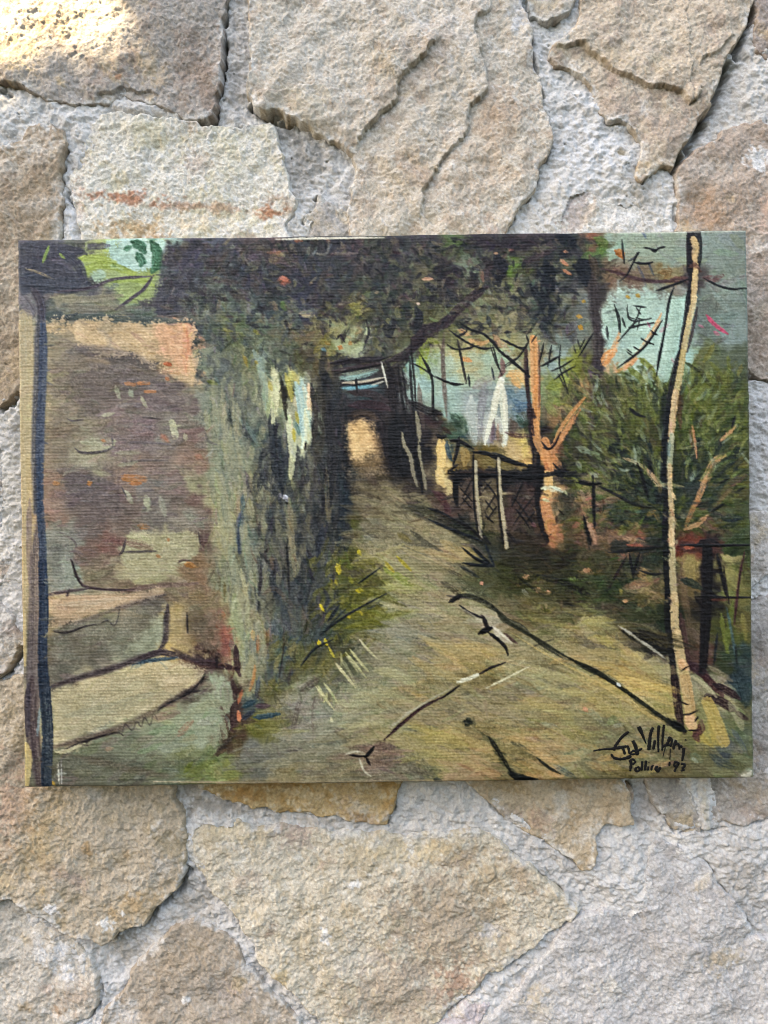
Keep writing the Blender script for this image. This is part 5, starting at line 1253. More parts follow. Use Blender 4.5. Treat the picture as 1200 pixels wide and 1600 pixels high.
# --- garden fence, low wall and distant orchard
area([(1000, 842), (1040, 846), (1040, 860), (980, 866), (948, 862), (952, 850)], '2a2f28', 0.75, 4, 3)
area([(1062, 846), (1090, 850), (1130, 848), (1126, 862), (1070, 862)], '52302a', 0.75, 4, 3)
strokes('''
a9886a 8 0.7 dry : 970,838 990,846 1014,850
a05a48 6 0.8 dry : 980,852 1000,852 1014,854
b0624a 7 0.8 dry : 1070,856 1084,856
2a2224 12 0.85 : 1090,852 1110,848 1122,850
201e20 3 0.85 : 1066,852 1120,853 1172,852
252320 3 0.85 : 960,862 1000,858 1036,854
241c20 18 0.9 blunt : 1106,860 1106,900 1104,950 1102,1000
2a2024 14 0.85 blunt : 1102,980 1100,1030 1098,1050
222020 3 0.85 : 1120,866 1126,890 1134,930
2c2420 2.4 0.8 : 1132,886 1136,920 1140,944
5a3a34 3 0.85 : 1164,864 1156,900 1150,950 1148,976
2a2424 2.5 0.85 : 1096,932 1130,934 1174,934
6a4038 4 0.7 : 1110,938 1140,938
8f7f50 26 0.7 soft : 1078,876 1082,894 1080,908
2a382e 12 0.75 : 1066,906 1082,912 1096,920
a09468 10 0.65 dry : 1128,868 1146,876 1164,870
8a8450 18 0.55 dry : 1136,890 1150,910 1160,920
6f7a34 7 0.7 : 1128,960 1132,990 1138,1020
5f6e2e 8 0.7 : 1146,940 1140,980 1136,1020
8a8448 10 0.6 dry : 1160,960 1166,1000
3a5a68 4 0.7 : 1136,950 1144,990 1150,1030
2a3236 3 0.75 : 1122,990 1116,1040
26302c 3 0.75 : 1150,1010 1152,1040
2f444a 20 0.6 soft : 1150,1040 1160,1070 1168,1100
a8a080 6 0.7 : 1080,1056 1100,1070 1120,1090
8a8468 12 0.6 dry : 1096,1080 1112,1086
959478 14 0.65 dry : 1140,1100 1154,1120 1160,1140
b09a58 20 0.75 blunt : 1106,1098 1118,1124 1132,1160
a8955c 14 0.6 dry : 1120,1130 1136,1164
8a8a5c 12 0.55 dry : 1092,1100 1100,1130 1110,1160
55646a 8 0.65 dry : 1144,1140 1158,1160 1168,1180
6f7f68 14 0.5 dry : 1080,1180 1096,1190
9aa08c 6 0.6 dry : 1082,1186 1090,1192
45544f 12 0.55 dry : 1110,1180 1130,1194 1150,1200
b8b8a8 8 0.85 : 1160,1214 1170,1214 1174,1206
8a8a40 18 0.5 dry : 1004,930 1016,900
95754c 20 0.6 dry : 1000,900 1010,930 1000,950
a8895c 10 0.55 dry : 996,890 1014,896
2a2a26 4 0.85 : 1000,892 1020,898 1040,896
2f2a24 3 0.8 : 1004,866 998,890 990,904
241f20 4 0.85 : 984,868 988,890 990,904
352824 3 0.8 : 980,870 966,894 950,924
3c3026 10 0.6 dry : 950,920 956,900
26281c 4 0.8 : 912,820 918,840 922,860
1f1f20 7 0.9 : 904,752 920,756 938,756
1f1f20 4 0.85 : 926,742 926,760
231e20 6 0.9 blunt : 928,756 928,790 930,820
201c1e 4 0.8 : 914,808 920,830 924,850
1f1c1e 3 0.7 : 936,760 960,772 984,784
2c2e2c 3 0.7 : 952,800 956,806
3f5038 10 0.6 soft : 950,800 980,810
4a5a34 12 0.6 dry : 988,798 1000,812
5c4a44 4 0.7 : 950,818 944,840
a87a58 7 0.8 : 912,892 924,892
7a9a4c 8 0.8 : 890,904 902,906
6f8a48 6 0.75 : 908,912 918,906
b8895c 5 0.8 : 920,912 924,910
a08050 5 0.75 : 968,922 976,926
b08050 8 0.7 : 976,938 982,940
4f6a30 14 0.6 dry : 984,912 990,930
364424 14 0.6 soft : 930,900 950,930 990,950
''')
# wooden railing with wire mesh, middle
area([(706, 690), (720, 686), (760, 706), (796, 700), (812, 724), (800, 740), (720, 726)], '766846', 0.65, 6, 4)
area([(790, 690), (810, 688), (816, 716), (794, 716), (788, 704)], 'c2a878', 0.75, 5, 3)
area([(712, 734), (760, 734), (830, 738), (850, 742), (846, 756), (800, 752), (716, 744)], '1e1a1d', 0.85, 3, 3)
strokes('''
dfbf80 14 0.9 : 686,690 690,712 688,738
d8bc82 12 0.9 : 686,730 688,752 694,760
e0c284 8 0.8 dry : 692,700 692,730
cdbb88 12 0.8 dry : 696,750 704,764 700,772
2f5060 7 0.8 : 698,690 700,706 706,720
4a3524 7 0.8 : 690,668 704,678
1f1c1f 7 0.9 : 682,680 690,684 696,682
1f1a1c 5 0.9 : 704,690 718,690 736,700
2a2326 4 0.9 : 716,684 712,712 708,728
a08550 14 0.7 : 722,700 728,712 726,726
1f2426 5 0.9 : 740,708 760,708 776,718
262a2a 7 0.9 : 770,708 800,722 824,728
1f1c20 5 0.9 : 822,726 840,730 870,736
7a6a3c 13 0.65 : 752,716 764,722 770,728
7d6f44 13 0.65 : 782,726 800,732
1a181b 7 0.9 : 700,740 740,742 790,742
1c191c 8 0.9 : 784,744 830,744 880,738
1a1a1d 10 0.85 : 826,742 848,742
1f1e20 9 0.8 : 862,738 890,742 900,738
2a2426 4 0.85 : 700,738 716,726
211d20 10 0.9 : 712,740 712,770 714,790
3a2026 16 0.7 dry : 820,756 836,770 838,790
2a2022 13 0.85 blunt : 838,690 838,740 840,790
33241f 12 0.8 : 842,790 848,820 856,846
3a2a2c 12 0.8 : 832,640 832,670 836,700
cf9662 13 0.85 blunt : 836,660 840,690 850,710
c98c5c 15 0.9 blunt : 852,690 858,720 858,740
a8744e 10 0.8 : 880,680 868,700 862,712
c09062 8 0.75 dry : 896,652 886,670 874,690
d6b078 14 0.9 blunt : 856,742 858,764 852,780
c58a5e 18 0.85 blunt : 850,784 856,806 862,830
b07850 16 0.8 dry : 860,816 866,836
d8d8b8 6 0.9 : 846,764 860,762 874,764
dcdcc0 4 0.85 : 860,768 876,766 880,769
b5b890 5 0.8 : 848,780 858,784
3a2a24 2.5 0.8 : 848,700 860,702 868,692
1f2022 4 0.85 : 864,724 880,744 866,742
aaa07c 6 0.9 blunt : 743,722 744,760 746,780
a59a76 6 0.9 blunt : 746,780 750,810 752,840
b5a884 6 0.9 blunt : 779,716 780,750 783,790
ada07c 6.5 0.9 blunt : 783,790 788,820 792,856
1f1b1d 3 0.85 : 740,708 739,740 741,770
1f1b1d 4 0.85 : 746,800 748,820 752,846
211d1e 4 0.85 : 776,720 778,760 780,800
201c1e 4 0.85 : 784,820 788,850
241f20 2 0.85 : 736,750 726,770 722,780
241f20 1.6 0.8 : 720,760 740,780
241f20 1.6 0.8 : 738,770 722,790
241f20 1.6 0.8 : 726,776 738,792
241f20 2 0.85 : 760,752 768,770 780,784
241f20 1.6 0.85 : 760,754 752,764
241f20 2 0.85 : 754,762 766,770
241f20 1.8 0.85 : 768,786 758,800 766,812
241f20 1.8 0.85 : 766,780 776,796 764,812
1f1b1d 3 0.85 : 808,756 802,776 800,790
1f1b1d 3 0.85 : 818,758 812,780
241d1f 2 0.85 : 822,776 812,796 802,808
241d1f 2 0.85 : 808,796 820,812 828,826
241d1f 1.8 0.8 : 836,786 818,810 804,830
241d1f 1.8 0.8 : 826,806 836,824
8a4a52 6 0.6 dry : 820,784 826,790
8a8c84 4 0.6 : 820,774 828,780
8d9080 4 0.6 dry : 754,790 762,788
906068 6 0.6 dry : 830,818 838,824
a8a090 8 0.5 dry : 752,762 758,772
5f2f38 9 0.6 dry : 676,768 690,780 704,800
5a3538 9 0.6 dry : 694,790 704,812 700,820
8f8872 6 0.85 : 628,676 632,696 642,716 646,740 652,760
8a846f 7 0.85 : 650,644 654,670 656,690
8c866f 6 0.85 : 654,690 656,720 662,744 666,766
1b1c20 6 0.85 : 642,690 650,710 656,740 660,770
2a2226 4 0.8 : 646,690 652,720
''')
# --- ground: the road with its cracks and shadows
scumble(540, 760, 760, 900, 170, 40, 9, 0.38, ['857f60', '74694f', '8f8968', '6a6450', '9a8f6c', '5f5844'], 0.45, dry=0.55, within=lambda x, y: x < 640 + (y - 760) * 0.9)
scumble(560, 1040, 900, 1215, 520, 52, 11, lambda x, y: 0.2 + prng.normal(0, 0.2), None, 0.5, 11.0, dry=0.6)
scumble(640, 1040, 1020, 1200, 120, 56, 9, 0.18, ['a5905c', '8f8558', 'b0985f', '7a7455', '9d9468', 'b58f58'], 0.4, dry=0.7)
scumble(440, 640, 1050, 1215, 150, 48, 11, -0.25, None, 0.45, 8.0, dry=0.6)
strokes('''
25291f 20 0.6 soft : 630,790 690,812 730,836 760,850
1f1f1f 4 0.85 : 668,794 690,802 706,810
243038 4 0.85 : 670,812 700,826 740,840 756,848
2a2622 5 0.85 : 710,812 736,828 752,842
1f2022 8 0.8 : 744,820 756,840 766,850
241f1e 5 0.8 : 788,826 808,850
1e2a34 4 0.85 : 722,856 736,868 750,876 764,882
243440 4 0.85 : 738,856 752,870 768,884
1f3038 5 0.85 : 724,880 748,884 772,884
22303a 4 0.85 : 758,850 766,870 772,884
28302a 6 0.8 : 720,886 736,896 748,902
b09a68 16 0.6 dry : 690,846 716,862 740,868
a89468 14 0.6 dry : 700,876 730,866
8f6f54 10 0.6 dry : 660,862 690,864 720,874
5b523f 10 0.7 dry : 676,880 700,890 720,900
4f4d3c 8 0.7 dry : 642,830 668,850 690,862
6f6330 10 0.6 : 622,834 640,846
7f9036 13 0.75 dry : 612,896 628,906 644,914
93a040 8 0.6 dry : 600,888 616,902
504a38 10 0.7 dry : 690,910 706,920 722,934
cf9478 6 0.9 : 752,910 754,914
c58a6c 8 0.9 : 818,902 826,902
c29070 9 0.9 : 838,922 844,924
bd8a68 7 0.85 : 854,926 860,926
b88668 5 0.85 : 808,914 812,916
b0907c 5 0.8 : 820,880 824,882
c09068 5 0.8 : 974,940 980,940
454a20 18 0.6 dry : 780,900 810,910 840,900
3a3a20 18 0.6 dry : 780,880 830,880 880,900
5c5a34 12 0.55 dry : 740,890 770,910 800,930
23241a 12 0.6 dry : 840,900 880,910 920,930
55562a 14 0.5 dry : 850,930 900,934 930,946
2f3218 3 0.7 : 808,900 830,918 850,930
868a80 6 0.6 dry : 816,922 826,932
1f1a1c 6 0.9 : 702,940 712,936 722,932
3a3c2c 9 0.85 : 716,930 740,934 764,946 780,958
3c3e2c 10 0.85 : 776,952 790,970 812,980 830,994
3e4030 8 0.85 : 826,990 850,1008 880,1026 900,1034
363826 9 0.9 : 890,1030 930,1050 960,1066 990,1090
32341f 9 0.9 : 980,1082 1010,1106 1040,1126 1056,1136
20251c 13 0.9 : 1044,1124 1056,1134 1070,1142
241f1f 2.4 0.9 : 718,946 728,954 742,962 754,966
2b1d20 6 0.95 : 752,962 758,970 764,986
23191c 9 0.95 : 750,990 762,984 768,982
261b1e 5 0.95 : 762,988 776,998 788,1010 794,1022
4f2f32 5 0.75 : 788,990 800,1000 808,1006
b8b0a0 10 0.75 dry : 772,982 784,996 798,1006
8a7a6a 8 0.6 dry : 796,1012 812,1010
3a2422 3.5 0.95 : 748,1054 766,1044 786,1037
c9c8ac 7 0.95 blunt : 716,1066 732,1062 746,1056
3a2a28 3.5 0.95 : 692,1090 704,1082 716,1072
4a2a2c 6 0.95 : 652,1110 672,1098 694,1090
55383a 6 0.9 : 600,1156 620,1138 640,1122 656,1108
4f3230 10 0.85 : 584,1172 594,1162 606,1152
a5a08c 3 0.7 dry : 600,1146 640,1112 690,1084
25191c 7 0.95 : 572,1184 580,1176 584,1168
1f1518 4 0.95 : 546,1180 560,1182 572,1181
3a2528 4 0.9 : 570,1184 576,1194
b0b098 4 0.75 dry : 540,1180 556,1176 568,1176
b5b39c 3 0.7 dry : 562,1186 570,1206 580,1214
604844 14 0.6 dry : 580,1180 600,1170 620,1166
cfcaa8 2.2 0.85 : 760,1076 776,1068 800,1056 828,1042
bdb88e 3 0.7 dry : 808,1040 820,1032
6c6238 16 0.55 dry : 736,1068 770,1060 800,1050
4c4c3c 12 0.6 dry : 720,1080 740,1098 752,1110
55523f 10 0.6 dry : 690,1058 706,1076
5f6f60 8 0.5 dry : 650,1120 690,1108 710,1104
2c3020 16 0.8 : 724,1130 736,1132 738,1124
444828 12 0.6 dry : 750,1140 770,1160 790,1180
3f4226 10 0.75 dry : 760,1150 780,1180 796,1206
1f261c 12 0.85 : 794,1200 806,1214 826,1218
222a20 6 0.8 : 806,1216 840,1219
4c4a2e 12 0.6 dry : 800,1160 820,1174 840,1186
3a3a26 5 0.8 : 840,1186 860,1202 876,1210
4a5a58 9 0.6 dry : 866,1196 884,1208 900,1216
a88a60 14 0.45 dry : 840,1170 880,1166 900,1172
a88658 12 0.45 dry : 720,1196 750,1202 780,1212
b58a58 10 0.5 dry : 856,1206 880,1214
a58850 14 0.5 dry : 690,1150 730,1160 760,1176
6a6a54 10 0.5 dry : 640,1170 660,1190 680,1214
2f3830 8 0.75 : 678,1218 690,1222
5a5a40 9 0.5 dry : 690,1164 730,1170
8a9078 8 0.5 dry : 844,1132 870,1136
56604c 6 0.45 dry : 618,976 650,1000 680,1024
4f5648 8 0.5 dry : 626,966 640,980
c9c49a 2.2 0.75 : 494,1074 508,1092 522,1110
c5c492 4 0.7 dry : 496,1072 510,1094
c0c090 3 0.7 dry : 506,1068 520,1086 528,1100
cfcba0 3 0.8 dry : 526,1038 540,1056 554,1072
c2c092 3 0.65 dry : 530,1026 546,1050 560,1080
bcbc88 3 0.65 dry : 540,1020 556,1040 572,1060
b9b784 3 0.65 dry : 546,1014 562,1034 576,1050
c8c4a0 2.4 0.7 dry : 562,1000 576,1018 590,1030
c8c6a4 4 0.8 : 516,1122 520,1126
6a5f58 8 0.55 dry : 470,1090 462,1120 456,1150
6b5f58 8 0.55 dry : 492,1090 490,1120 492,1160
5f564a 12 0.6 dry : 468,1086 480,1074 500,1060
9a988a 14 0.5 dry : 440,1096 470,1090 490,1084
90927c 14 0.5 dry : 490,1130 520,1130 540,1120
a5a07c 18 0.45 dry : 540,1110 580,1100 600,1090
787a6c 14 0.5 dry : 350,1204 400,1186 440,1168
8a8a7c 4 0.55 dry : 360,1176 400,1160
8a7f5f 12 0.5 dry : 340,1224 440,1220 560,1212
3a2f26 6 0.7 : 958,972 972,984 988,996
2c2a20 14 0.75 : 976,988 1010,1004 1040,1022
2a2620 12 0.75 : 990,976 1030,1000 1046,1010
8a8a78 5 0.75 : 970,980 990,994 1010,1008 1036,1026
a39a6c 12 0.6 dry : 910,966 930,974 950,976
aaa070 4 0.6 dry : 890,986 906,976 914,960
a99562 20 0.5 dry : 970,1010 1000,1040 1030,1060
a8935e 20 0.5 dry : 960,1040 1000,1066 1040,1090
716854 14 0.5 dry : 900,996 930,1010 960,1012
757058 9 0.45 dry : 964,990 966,1030 960,1060
c4cac0 5 0.8 : 964,1068 970,1074
c98a68 6 0.8 : 912,1106 918,1112
bda468 4 0.6 dry : 990,1098 1016,1116 1040,1130
a8a468 7 0.6 dry : 1030,1070 1046,1090
b4a878 3 0.6 dry : 940,1050 980,1076 1040,1120
8a9284 6 0.55 dry : 958,1136 976,1132
7f9088 5 0.5 dry : 1040,1152 1060,1160
''')


for (x0, y0, x1, y1, n) in ((560, 860, 700, 1000, 26), (600, 1000, 760, 1080, 30), (640, 1100, 900, 1200, 40), (800, 960, 1040, 1110, 46), (560, 1060, 700, 1160, 22), (400, 1130, 600, 1215, 26)):
    for _i in range(n):
        x = prng.uniform(x0, x1); y = prng.uniform(y0, y1); L = prng.uniform(50, 110); a = prng.normal(0.26 if x > 600 else -0.15, 0.12)
        ix = int(np.clip(x - PX0, 0, PW - 1)); iy = int(np.clip(y - PY0, 0, PH - 1))
        c = BASE[iy, ix] * prng.uniform(1.03, 1.22) + np.array((5, 3, -4)) * prng.uniform(0, 1.6)
        dab([(x - L / 2 * math.cos(a), y - L / 2 * math.sin(a)), (x, y + prng.normal(0, 4)), (x + L / 2 * math.cos(a), y + L / 2 * math.sin(a))], prng.uniform(7, 15), c, 0.5, dry=0.45, streak=5)
for _i in range(60):
    y = prng.uniform(600, 1020); x = 322 + (y - 600) * 0.12 + prng.uniform(0, 46)
    dab([(x, y - 26), (x + 3, y), (x + 5, y + 26)], prng.uniform(5, 11), ('8d937c', '989a7e', '7f8776', 'a3a182')[prng.integers(4)], 0.5, dry=0.55, streak=5)

scumble(330, 880, 374, 545, 230, 14, 5, lambda x, y: prng.uniform(0, 3.1), ['6a6a50', '7a7760', '5f6b64', '74685c', '7f8a78', '5c5248', '84795f'], 0.5, dry=0.6)
scumble(330, 880, 374, 520, 120, 12, 5, lambda x, y: prng.uniform(0, 3.1), ['23262f', '2b2a33', '2f3136', '332a2e'], 0.6, dry=0.4)
scumble(900, 1170, 575, 760, 260, 22, 5, lambda x, y: math.atan2(y - 800, x - 1050) + prng.normal(0, 0.35), ['7a8440', '74803f', '858a50', '6a7440', '8f9068', '7f8f70', '8fa090', '6a5f40'], 0.5, dry=0.6, within=lambda x, y: abs(x - 1052) > 16)
area([(72, 560), (120, 548), (180, 562), (260, 584), (306, 606), (318, 700), (332, 800), (344, 900), (300, 916), (200, 918), (130, 914), (118, 860), (76, 826)], '877a6a', 0.20, 16, 4)
area([(560, 770), (640, 770), (720, 850), (700, 920), (760, 950), (860, 1010), (980, 1080), (1046, 1136), (1000, 1200), (800, 1214), (600, 1214), (420, 1210), (470, 1120), (560, 1050), (610, 950), (590, 860)], 'a39a7c', 0.20, 30, 4)
area([(268, 944), (290, 944), (304, 1010), (270, 1008)], '94845f', 0.35, 8, 3)
area([(546, 662), (558, 652), (574, 658), (584, 690), (590, 720), (600, 738), (560, 738), (546, 730)], 'b8966a', 0.55, 22, 4)
area([(548, 700), (580, 704), (610, 740), (640, 770), (580, 780), (550, 756)], '7d6e52', 0.45, 24, 4)
# --- second sitting: sharper accents over the dried layers
SNAP = PAINT.copy()
def region_fine(x0, x1, y0, y1, n, L, w, ang, jit, op=0.55, **kw): scumble(x0, x1, y0, y1, n, L, w, ang, None, op, jit, src=SNAP, dry=0.55, **kw)
region_fine(255, 900, 372, 560, 900, 12, 3.6, lambda x, y: prng.uniform(0, 3.1), 12)
region_fine(880, 1170, 580, 830, 420, 16, 3.2, lambda x, y: math.atan2(y - 800, x - 1050), 11)
region_fine(320, 545, 560, 1100, 620, 20, 3.2, 1.5, 10)
region_fine(66, 320, 500, 930, 420, 16, 3.0, 0.0, 5)
region_fine(560, 1050, 760, 1215, 420, 34, 4.0, 0.25, 6)
region_fine(70, 360, 930, 1220, 240, 22, 3.4, -0.3, 5)
region_fine(840, 1060, 780, 960, 260, 12, 3.2, lambda x, y: prng.uniform(0, 3.1), 15)
# upper step: lit tread, grey riser, dark corner
area([(80, 940), (120, 930), (200, 926), (254, 922), (256, 928), (214, 942), (160, 956), (112, 972), (82, 980)], 'bfa487', 0.55, 4, 3)
area([(82, 984), (130, 972), (180, 956), (252, 932), (256, 960), (252, 1008), (200, 1030), (120, 1058), (82, 1070)], '78766a', 0.45, 5, 3)
area([(212, 1000), (240, 966), (252, 962), (250, 1004), (220, 1016), (196, 1020)], '98a088', 0.55, 10, 3)
area([(266, 944), (276, 940), (286, 952), (292, 990), (310, 1016), (328, 1026), (300, 1022), (274, 1010), (264, 990)], 'a6936c', 0.5, 8, 3)
area([(296, 962), (330, 962), (344, 990), (338, 1020), (312, 1010), (294, 986)], '756857', 0.6, 8, 4)
strokes('''
4f4446 6 0.7 soft : 262,948 261,970 258,996 252,1012
564a4c 8 0.65 soft : 82,1072 130,1058 180,1044 226,1026 258,1016
6a5c56 6 0.55 soft : 118,974 160,960 210,944 256,930
3b3336 2 0.85 : 84,988 104,989 130,980 150,976
39535f 5 0.75 : 212,1038 236,1032 272,1030
564644 8 0.65 soft : 268,1014 290,1026 330,1040
38302f 2 0.8 : 292,958 293,990
413638 2.4 0.8 : 112,876 118,900 128,916
bfae96 7 0.6 dry : 90,946 140,942 200,934
''')
# pale opening at the end of the lane
area([(546, 664), (558, 654), (572, 660), (578, 690), (574, 712), (550, 716)], 'e3bd86', 0.6, 14, 3)
strokes('''
e8c893 12 0.7 dry soft : 552,676 556,694 554,710
b58f62 12 0.5 mist : 580,676 590,700 588,716
8a6f4e 12 0.5 mist : 556,726 580,726 600,722
6a5442 8 0.5 soft : 552,652 570,646 590,656
22242a 18 0.6 mist : 610,660 612,700 618,740
2a2428 4 0.85 : 516,568 550,562 584,564 612,556
241f24 4 0.85 : 524,584 560,577 600,570
241f24 4 0.85 : 528,600 560,602 606,592
8fb3ae 6 0.8 dry : 532,593 560,589 588,582
6a9aa6 6 0.85 dry : 536,608 560,606 588,603
b8b0a0 2.4 0.8 : 534,599 566,597 600,590
1e1c20 3 0.8 : 556,590 558,614
c8c8bc 2 0.8 : 596,566 602,590 606,606
c0bfb4 2 0.7 : 580,602 600,596
1f1c20 3 0.85 : 622,570 628,620 640,680
1f1c20 3 0.85 : 640,560 644,620 650,680
2a2326 12 0.7 : 690,648 664,640 640,628
''')
# white washing and trees beyond
strokes('''
a8b4b0 14 0.6 dry : 734,624 736,660 742,694
8f9298 9 0.6 dry : 756,614 752,650 748,686
b9c0bc 9 0.6 dry : 764,640 760,670 756,694
8a6f72 5 0.5 dry : 772,654 768,690
dcdcca 7 0.9 blunt : 786,592 778,616 772,640
dedfce 7 0.9 : 772,640 764,668 758,694
d6d7c6 7 0.9 : 786,600 790,640 790,694
8e6a58 4 0.6 : 778,662 778,690
3f5a48 12 0.6 dry : 704,646 714,656 722,668
3c5a4a 9 0.6 dry : 808,650 818,664 828,656
5a7a92 9 0.6 dry : 800,624 816,634 828,628
5b3a3c 8 0.6 dry : 790,676 812,682 834,680
52383a 12 0.6 dry : 664,650 676,664 690,660
c9935f 10 0.8 blunt : 832,528 834,560 834,600
cfa072 5 0.7 : 830,540 831,580 832,620
8d5f48 4 0.7 : 842,540 843,590 842,640
452f30 6 0.85 : 824,560 824,600 828,640 834,680
c98e60 9 0.8 dry : 846,690 858,702 872,690 888,668 906,640
d59a66 7 0.8 dry : 866,690 880,664 898,640 914,622
3c2a28 3 0.85 : 846,690 856,702 866,696 876,676
a0502f 6 0.5 dry : 852,722 856,740
b8c2b0 2.4 0.7 : 864,762 880,770
''')
# wire fence and railings again, crisper
area([(722, 752), (742, 752), (746, 812), (726, 800), (716, 780)], '6b5a4c', 0.6, 4, 3)
area([(752, 752), (778, 752), (784, 830), (758, 830)], '76684f', 0.6, 4, 3)
area([(790, 758), (832, 762), (834, 800), (796, 830)], '5b463e', 0.5, 5, 3)
strokes('''
17161a 5 0.95 : 700,736 730,740 770,741 800,744
17161a 7 0.95 : 790,744 830,746 856,742 884,736
17161a 5 0.95 : 738,706 760,710 790,720 826,730
1a181b 4 0.95 : 702,688 716,690 740,702
1a181b 5 0.95 : 718,682 714,706 708,726
1a181b 7 0.95 : 712,742 712,764 714,788
4d3a30 3 0.7 : 712,738 760,738 780,740
99907a 4.4 0.85 blunt : 743,722 745,770 748,810 752,842
a29880 4.8 0.85 blunt : 779,716 781,760 785,800 792,856
18161a 2.4 0.95 : 739,712 740,770 742,800 748,840
18161a 2.4 0.95 : 776,720 778,770 781,810 786,850
1c181a 1.8 0.95 : 736,752 724,776
1c181a 1.5 0.95 : 718,762 738,784
1c181a 1.5 0.95 : 738,766 720,790
1c181a 1.5 0.95 : 722,778 738,796
1c181a 1.8 0.95 : 758,754 770,768 778,782
1c181a 1.8 0.95 : 768,752 754,768
1c181a 1.8 0.95 : 774,774 760,796
1c181a 1.8 0.95 : 758,782 772,800
1c181a 1.8 0.95 : 776,792 762,812
1c181a 1.8 0.95 : 758,806 772,818
1a1618 2.4 0.95 : 818,752 808,774 800,792
1c181a 1.8 0.95 : 834,776 816,800 802,822
1c181a 1.8 0.95 : 804,778 820,800 832,820
1c181a 1.8 0.95 : 806,796 822,816
1c181a 1.8 0.95 : 836,800 820,820
241c1e 8 0.8 : 838,760 842,800 850,836
1c1a1c 4 0.9 : 900,754 920,757 940,756
1c1a1c 3 0.9 : 927,744 928,790 930,826
1c1a1c 4 0.85 : 912,806 918,830 924,852
b08a70 6 0.7 dry : 918,816 926,834 932,850
98806a 7 0.6 dry : 908,766 914,786
1d1d1c 3.5 0.9 : 950,864 980,862 1010,858 1038,854
1d1b1c 4 0.9 : 984,866 988,888 990,904
1d1b1c 3 0.9 : 1000,864 994,884 990,900
1d1b1c 3 0.9 : 1064,852 1110,853 1172,852
1d191c 14 0.9 blunt : 1106,858 1106,910 1103,970 1100,1040
1e1a1c 2.4 0.9 : 1092,933 1130,934 1174,934
1e1a1c 2.4 0.85 : 1122,866 1130,900 1136,936
4f2f2c 2.6 0.9 : 1164,862 1156,906 1149,972
''')
# twigs again, dark and springy
strokes('''
1e1a1d 2.2 0.95 : 718,504 738,516 756,522 768,534 782,550 800,566 828,590
1e1a1d 1.8 0.95 : 702,516 718,528 740,540 758,546 774,542
1e1a1d 1.6 0.95 : 716,526 726,522 732,512
1e1a1d 1.8 0.95 : 782,530 802,540 818,546 826,536
1e1a1d 1.8 0.95 : 826,534 814,554 802,566 790,574
1e1a1d 1.6 0.95 : 822,524 826,536
1e1a1d 1.6 0.95 : 838,524 830,536
1e1a1d 1.7 0.95 : 842,574 860,566 876,556
1e1a1d 1.7 0.95 : 862,580 880,572 896,562
1e1a1d 1.6 0.9 : 850,536 846,552 842,568
1e1a1d 1.6 0.9 : 862,540 858,562 856,574
1e1a1d 1.6 0.9 : 876,540 874,570 882,596 888,616
1e1a1d 1.7 0.9 : 866,594 882,582 900,572
1e1a1d 1.6 0.9 : 698,538 712,546 730,545 748,540
1e1c20 2.2 0.95 : 680,588 700,598 724,601
1e1a1d 1.6 0.9 : 640,566 660,576 680,590
1e1a1d 2 0.9 : 656,552 668,576 676,600 678,650
1e1a1d 1.6 0.85 : 770,540 778,570 784,586
2a2426 1.6 0.8 : 716,532 724,572 730,600
1e1c1e 2 0.95 : 926,522 916,538 904,558
1e1c1e 1.6 0.9 : 914,530 906,546
1e1c1e 1.8 0.95 : 964,576 990,558 1012,538 1036,500
1e1c1e 1.5 0.95 : 1016,516 1028,524
1e1c1e 1.5 0.95 : 1002,530 1022,539
1e1c1e 1.5 0.95 : 990,542 1002,549
1e1c1e 1.5 0.95 : 980,550 988,556
1e1c1e 1.6 0.95 : 1002,478 994,500 978,520 966,534
1e1c1e 1.5 0.95 : 980,476 983,498 998,502 1018,497
1e1c1e 1.5 0.95 : 990,478 1010,480
1e1c1e 1.5 0.95 : 984,514 1004,508 1024,505
1e1c1e 1.5 0.95 : 972,496 978,512
1e1c1e 1.5 0.95 : 960,476 966,500 968,520
1c1e22 3.4 0.95 : 1054,448 1046,474 1040,510 1032,556 1026,588
1e1a1d 2 0.9 : 972,374 974,396 976,412
1e1a1d 2 0.9 : 998,394 988,414 978,432
221e22 2.4 0.9 : 992,411 1010,412 1020,409
5a4040 6 0.7 dry : 990,436 1030,440 1072,436
1e1a1d 1.8 0.85 : 1078,436 1056,444 1030,454
0e0e10 2.2 0.9 : 1100,434 1112,441 1128,448 1146,452 1168,450
171515 4 0.85 : 984,638 996,648 1008,652
171515 3 0.8 : 996,724 1004,744 1014,780
171515 3 0.8 : 1014,724 1022,740
20241a 3 0.8 : 966,776 990,788 1020,794
16181a 4 0.85 : 1148,652 1144,668
1d211a 3 0.8 : 1112,800 1132,788
''')
# weeds and flecks
strokes('''
a89c34 5 0.8 : 498,1001 500,1011
a89c34 5 0.8 : 508,999 511,1009
a89a34 8 0.8 : 527,882 531,896
a69a34 5 0.75 : 560,862 564,868
a09434 4 0.75 : 544,961 547,967
a09434 4 0.75 : 563,956 566,962
a09434 4 0.7 : 602,878 616,894
a69a34 5 0.75 : 620,870 642,892
b8a82e 4 0.85 : 556,922 562,926
c2b23a 4 0.85 : 500,945 505,954
1f2a2e 2.4 0.85 : 500,994 530,970 566,948 604,928
1f2a2e 2.4 0.8 : 470,1042 490,1016 520,1000
263236 3 0.8 : 512,972 530,946
1f2a2e 2 0.8 : 560,912 594,888
b8b68c 2 0.7 dry : 528,1040 540,1056 556,1076
b5b388 2 0.6 dry : 540,1024 560,1052
b5b388 2 0.6 dry : 548,1016 572,1048
b5b388 2 0.6 dry : 562,1000 588,1030
b5b388 2 0.6 dry : 494,1074 522,1110
c4c2a0 3 0.8 : 516,1124 520,1128
''')
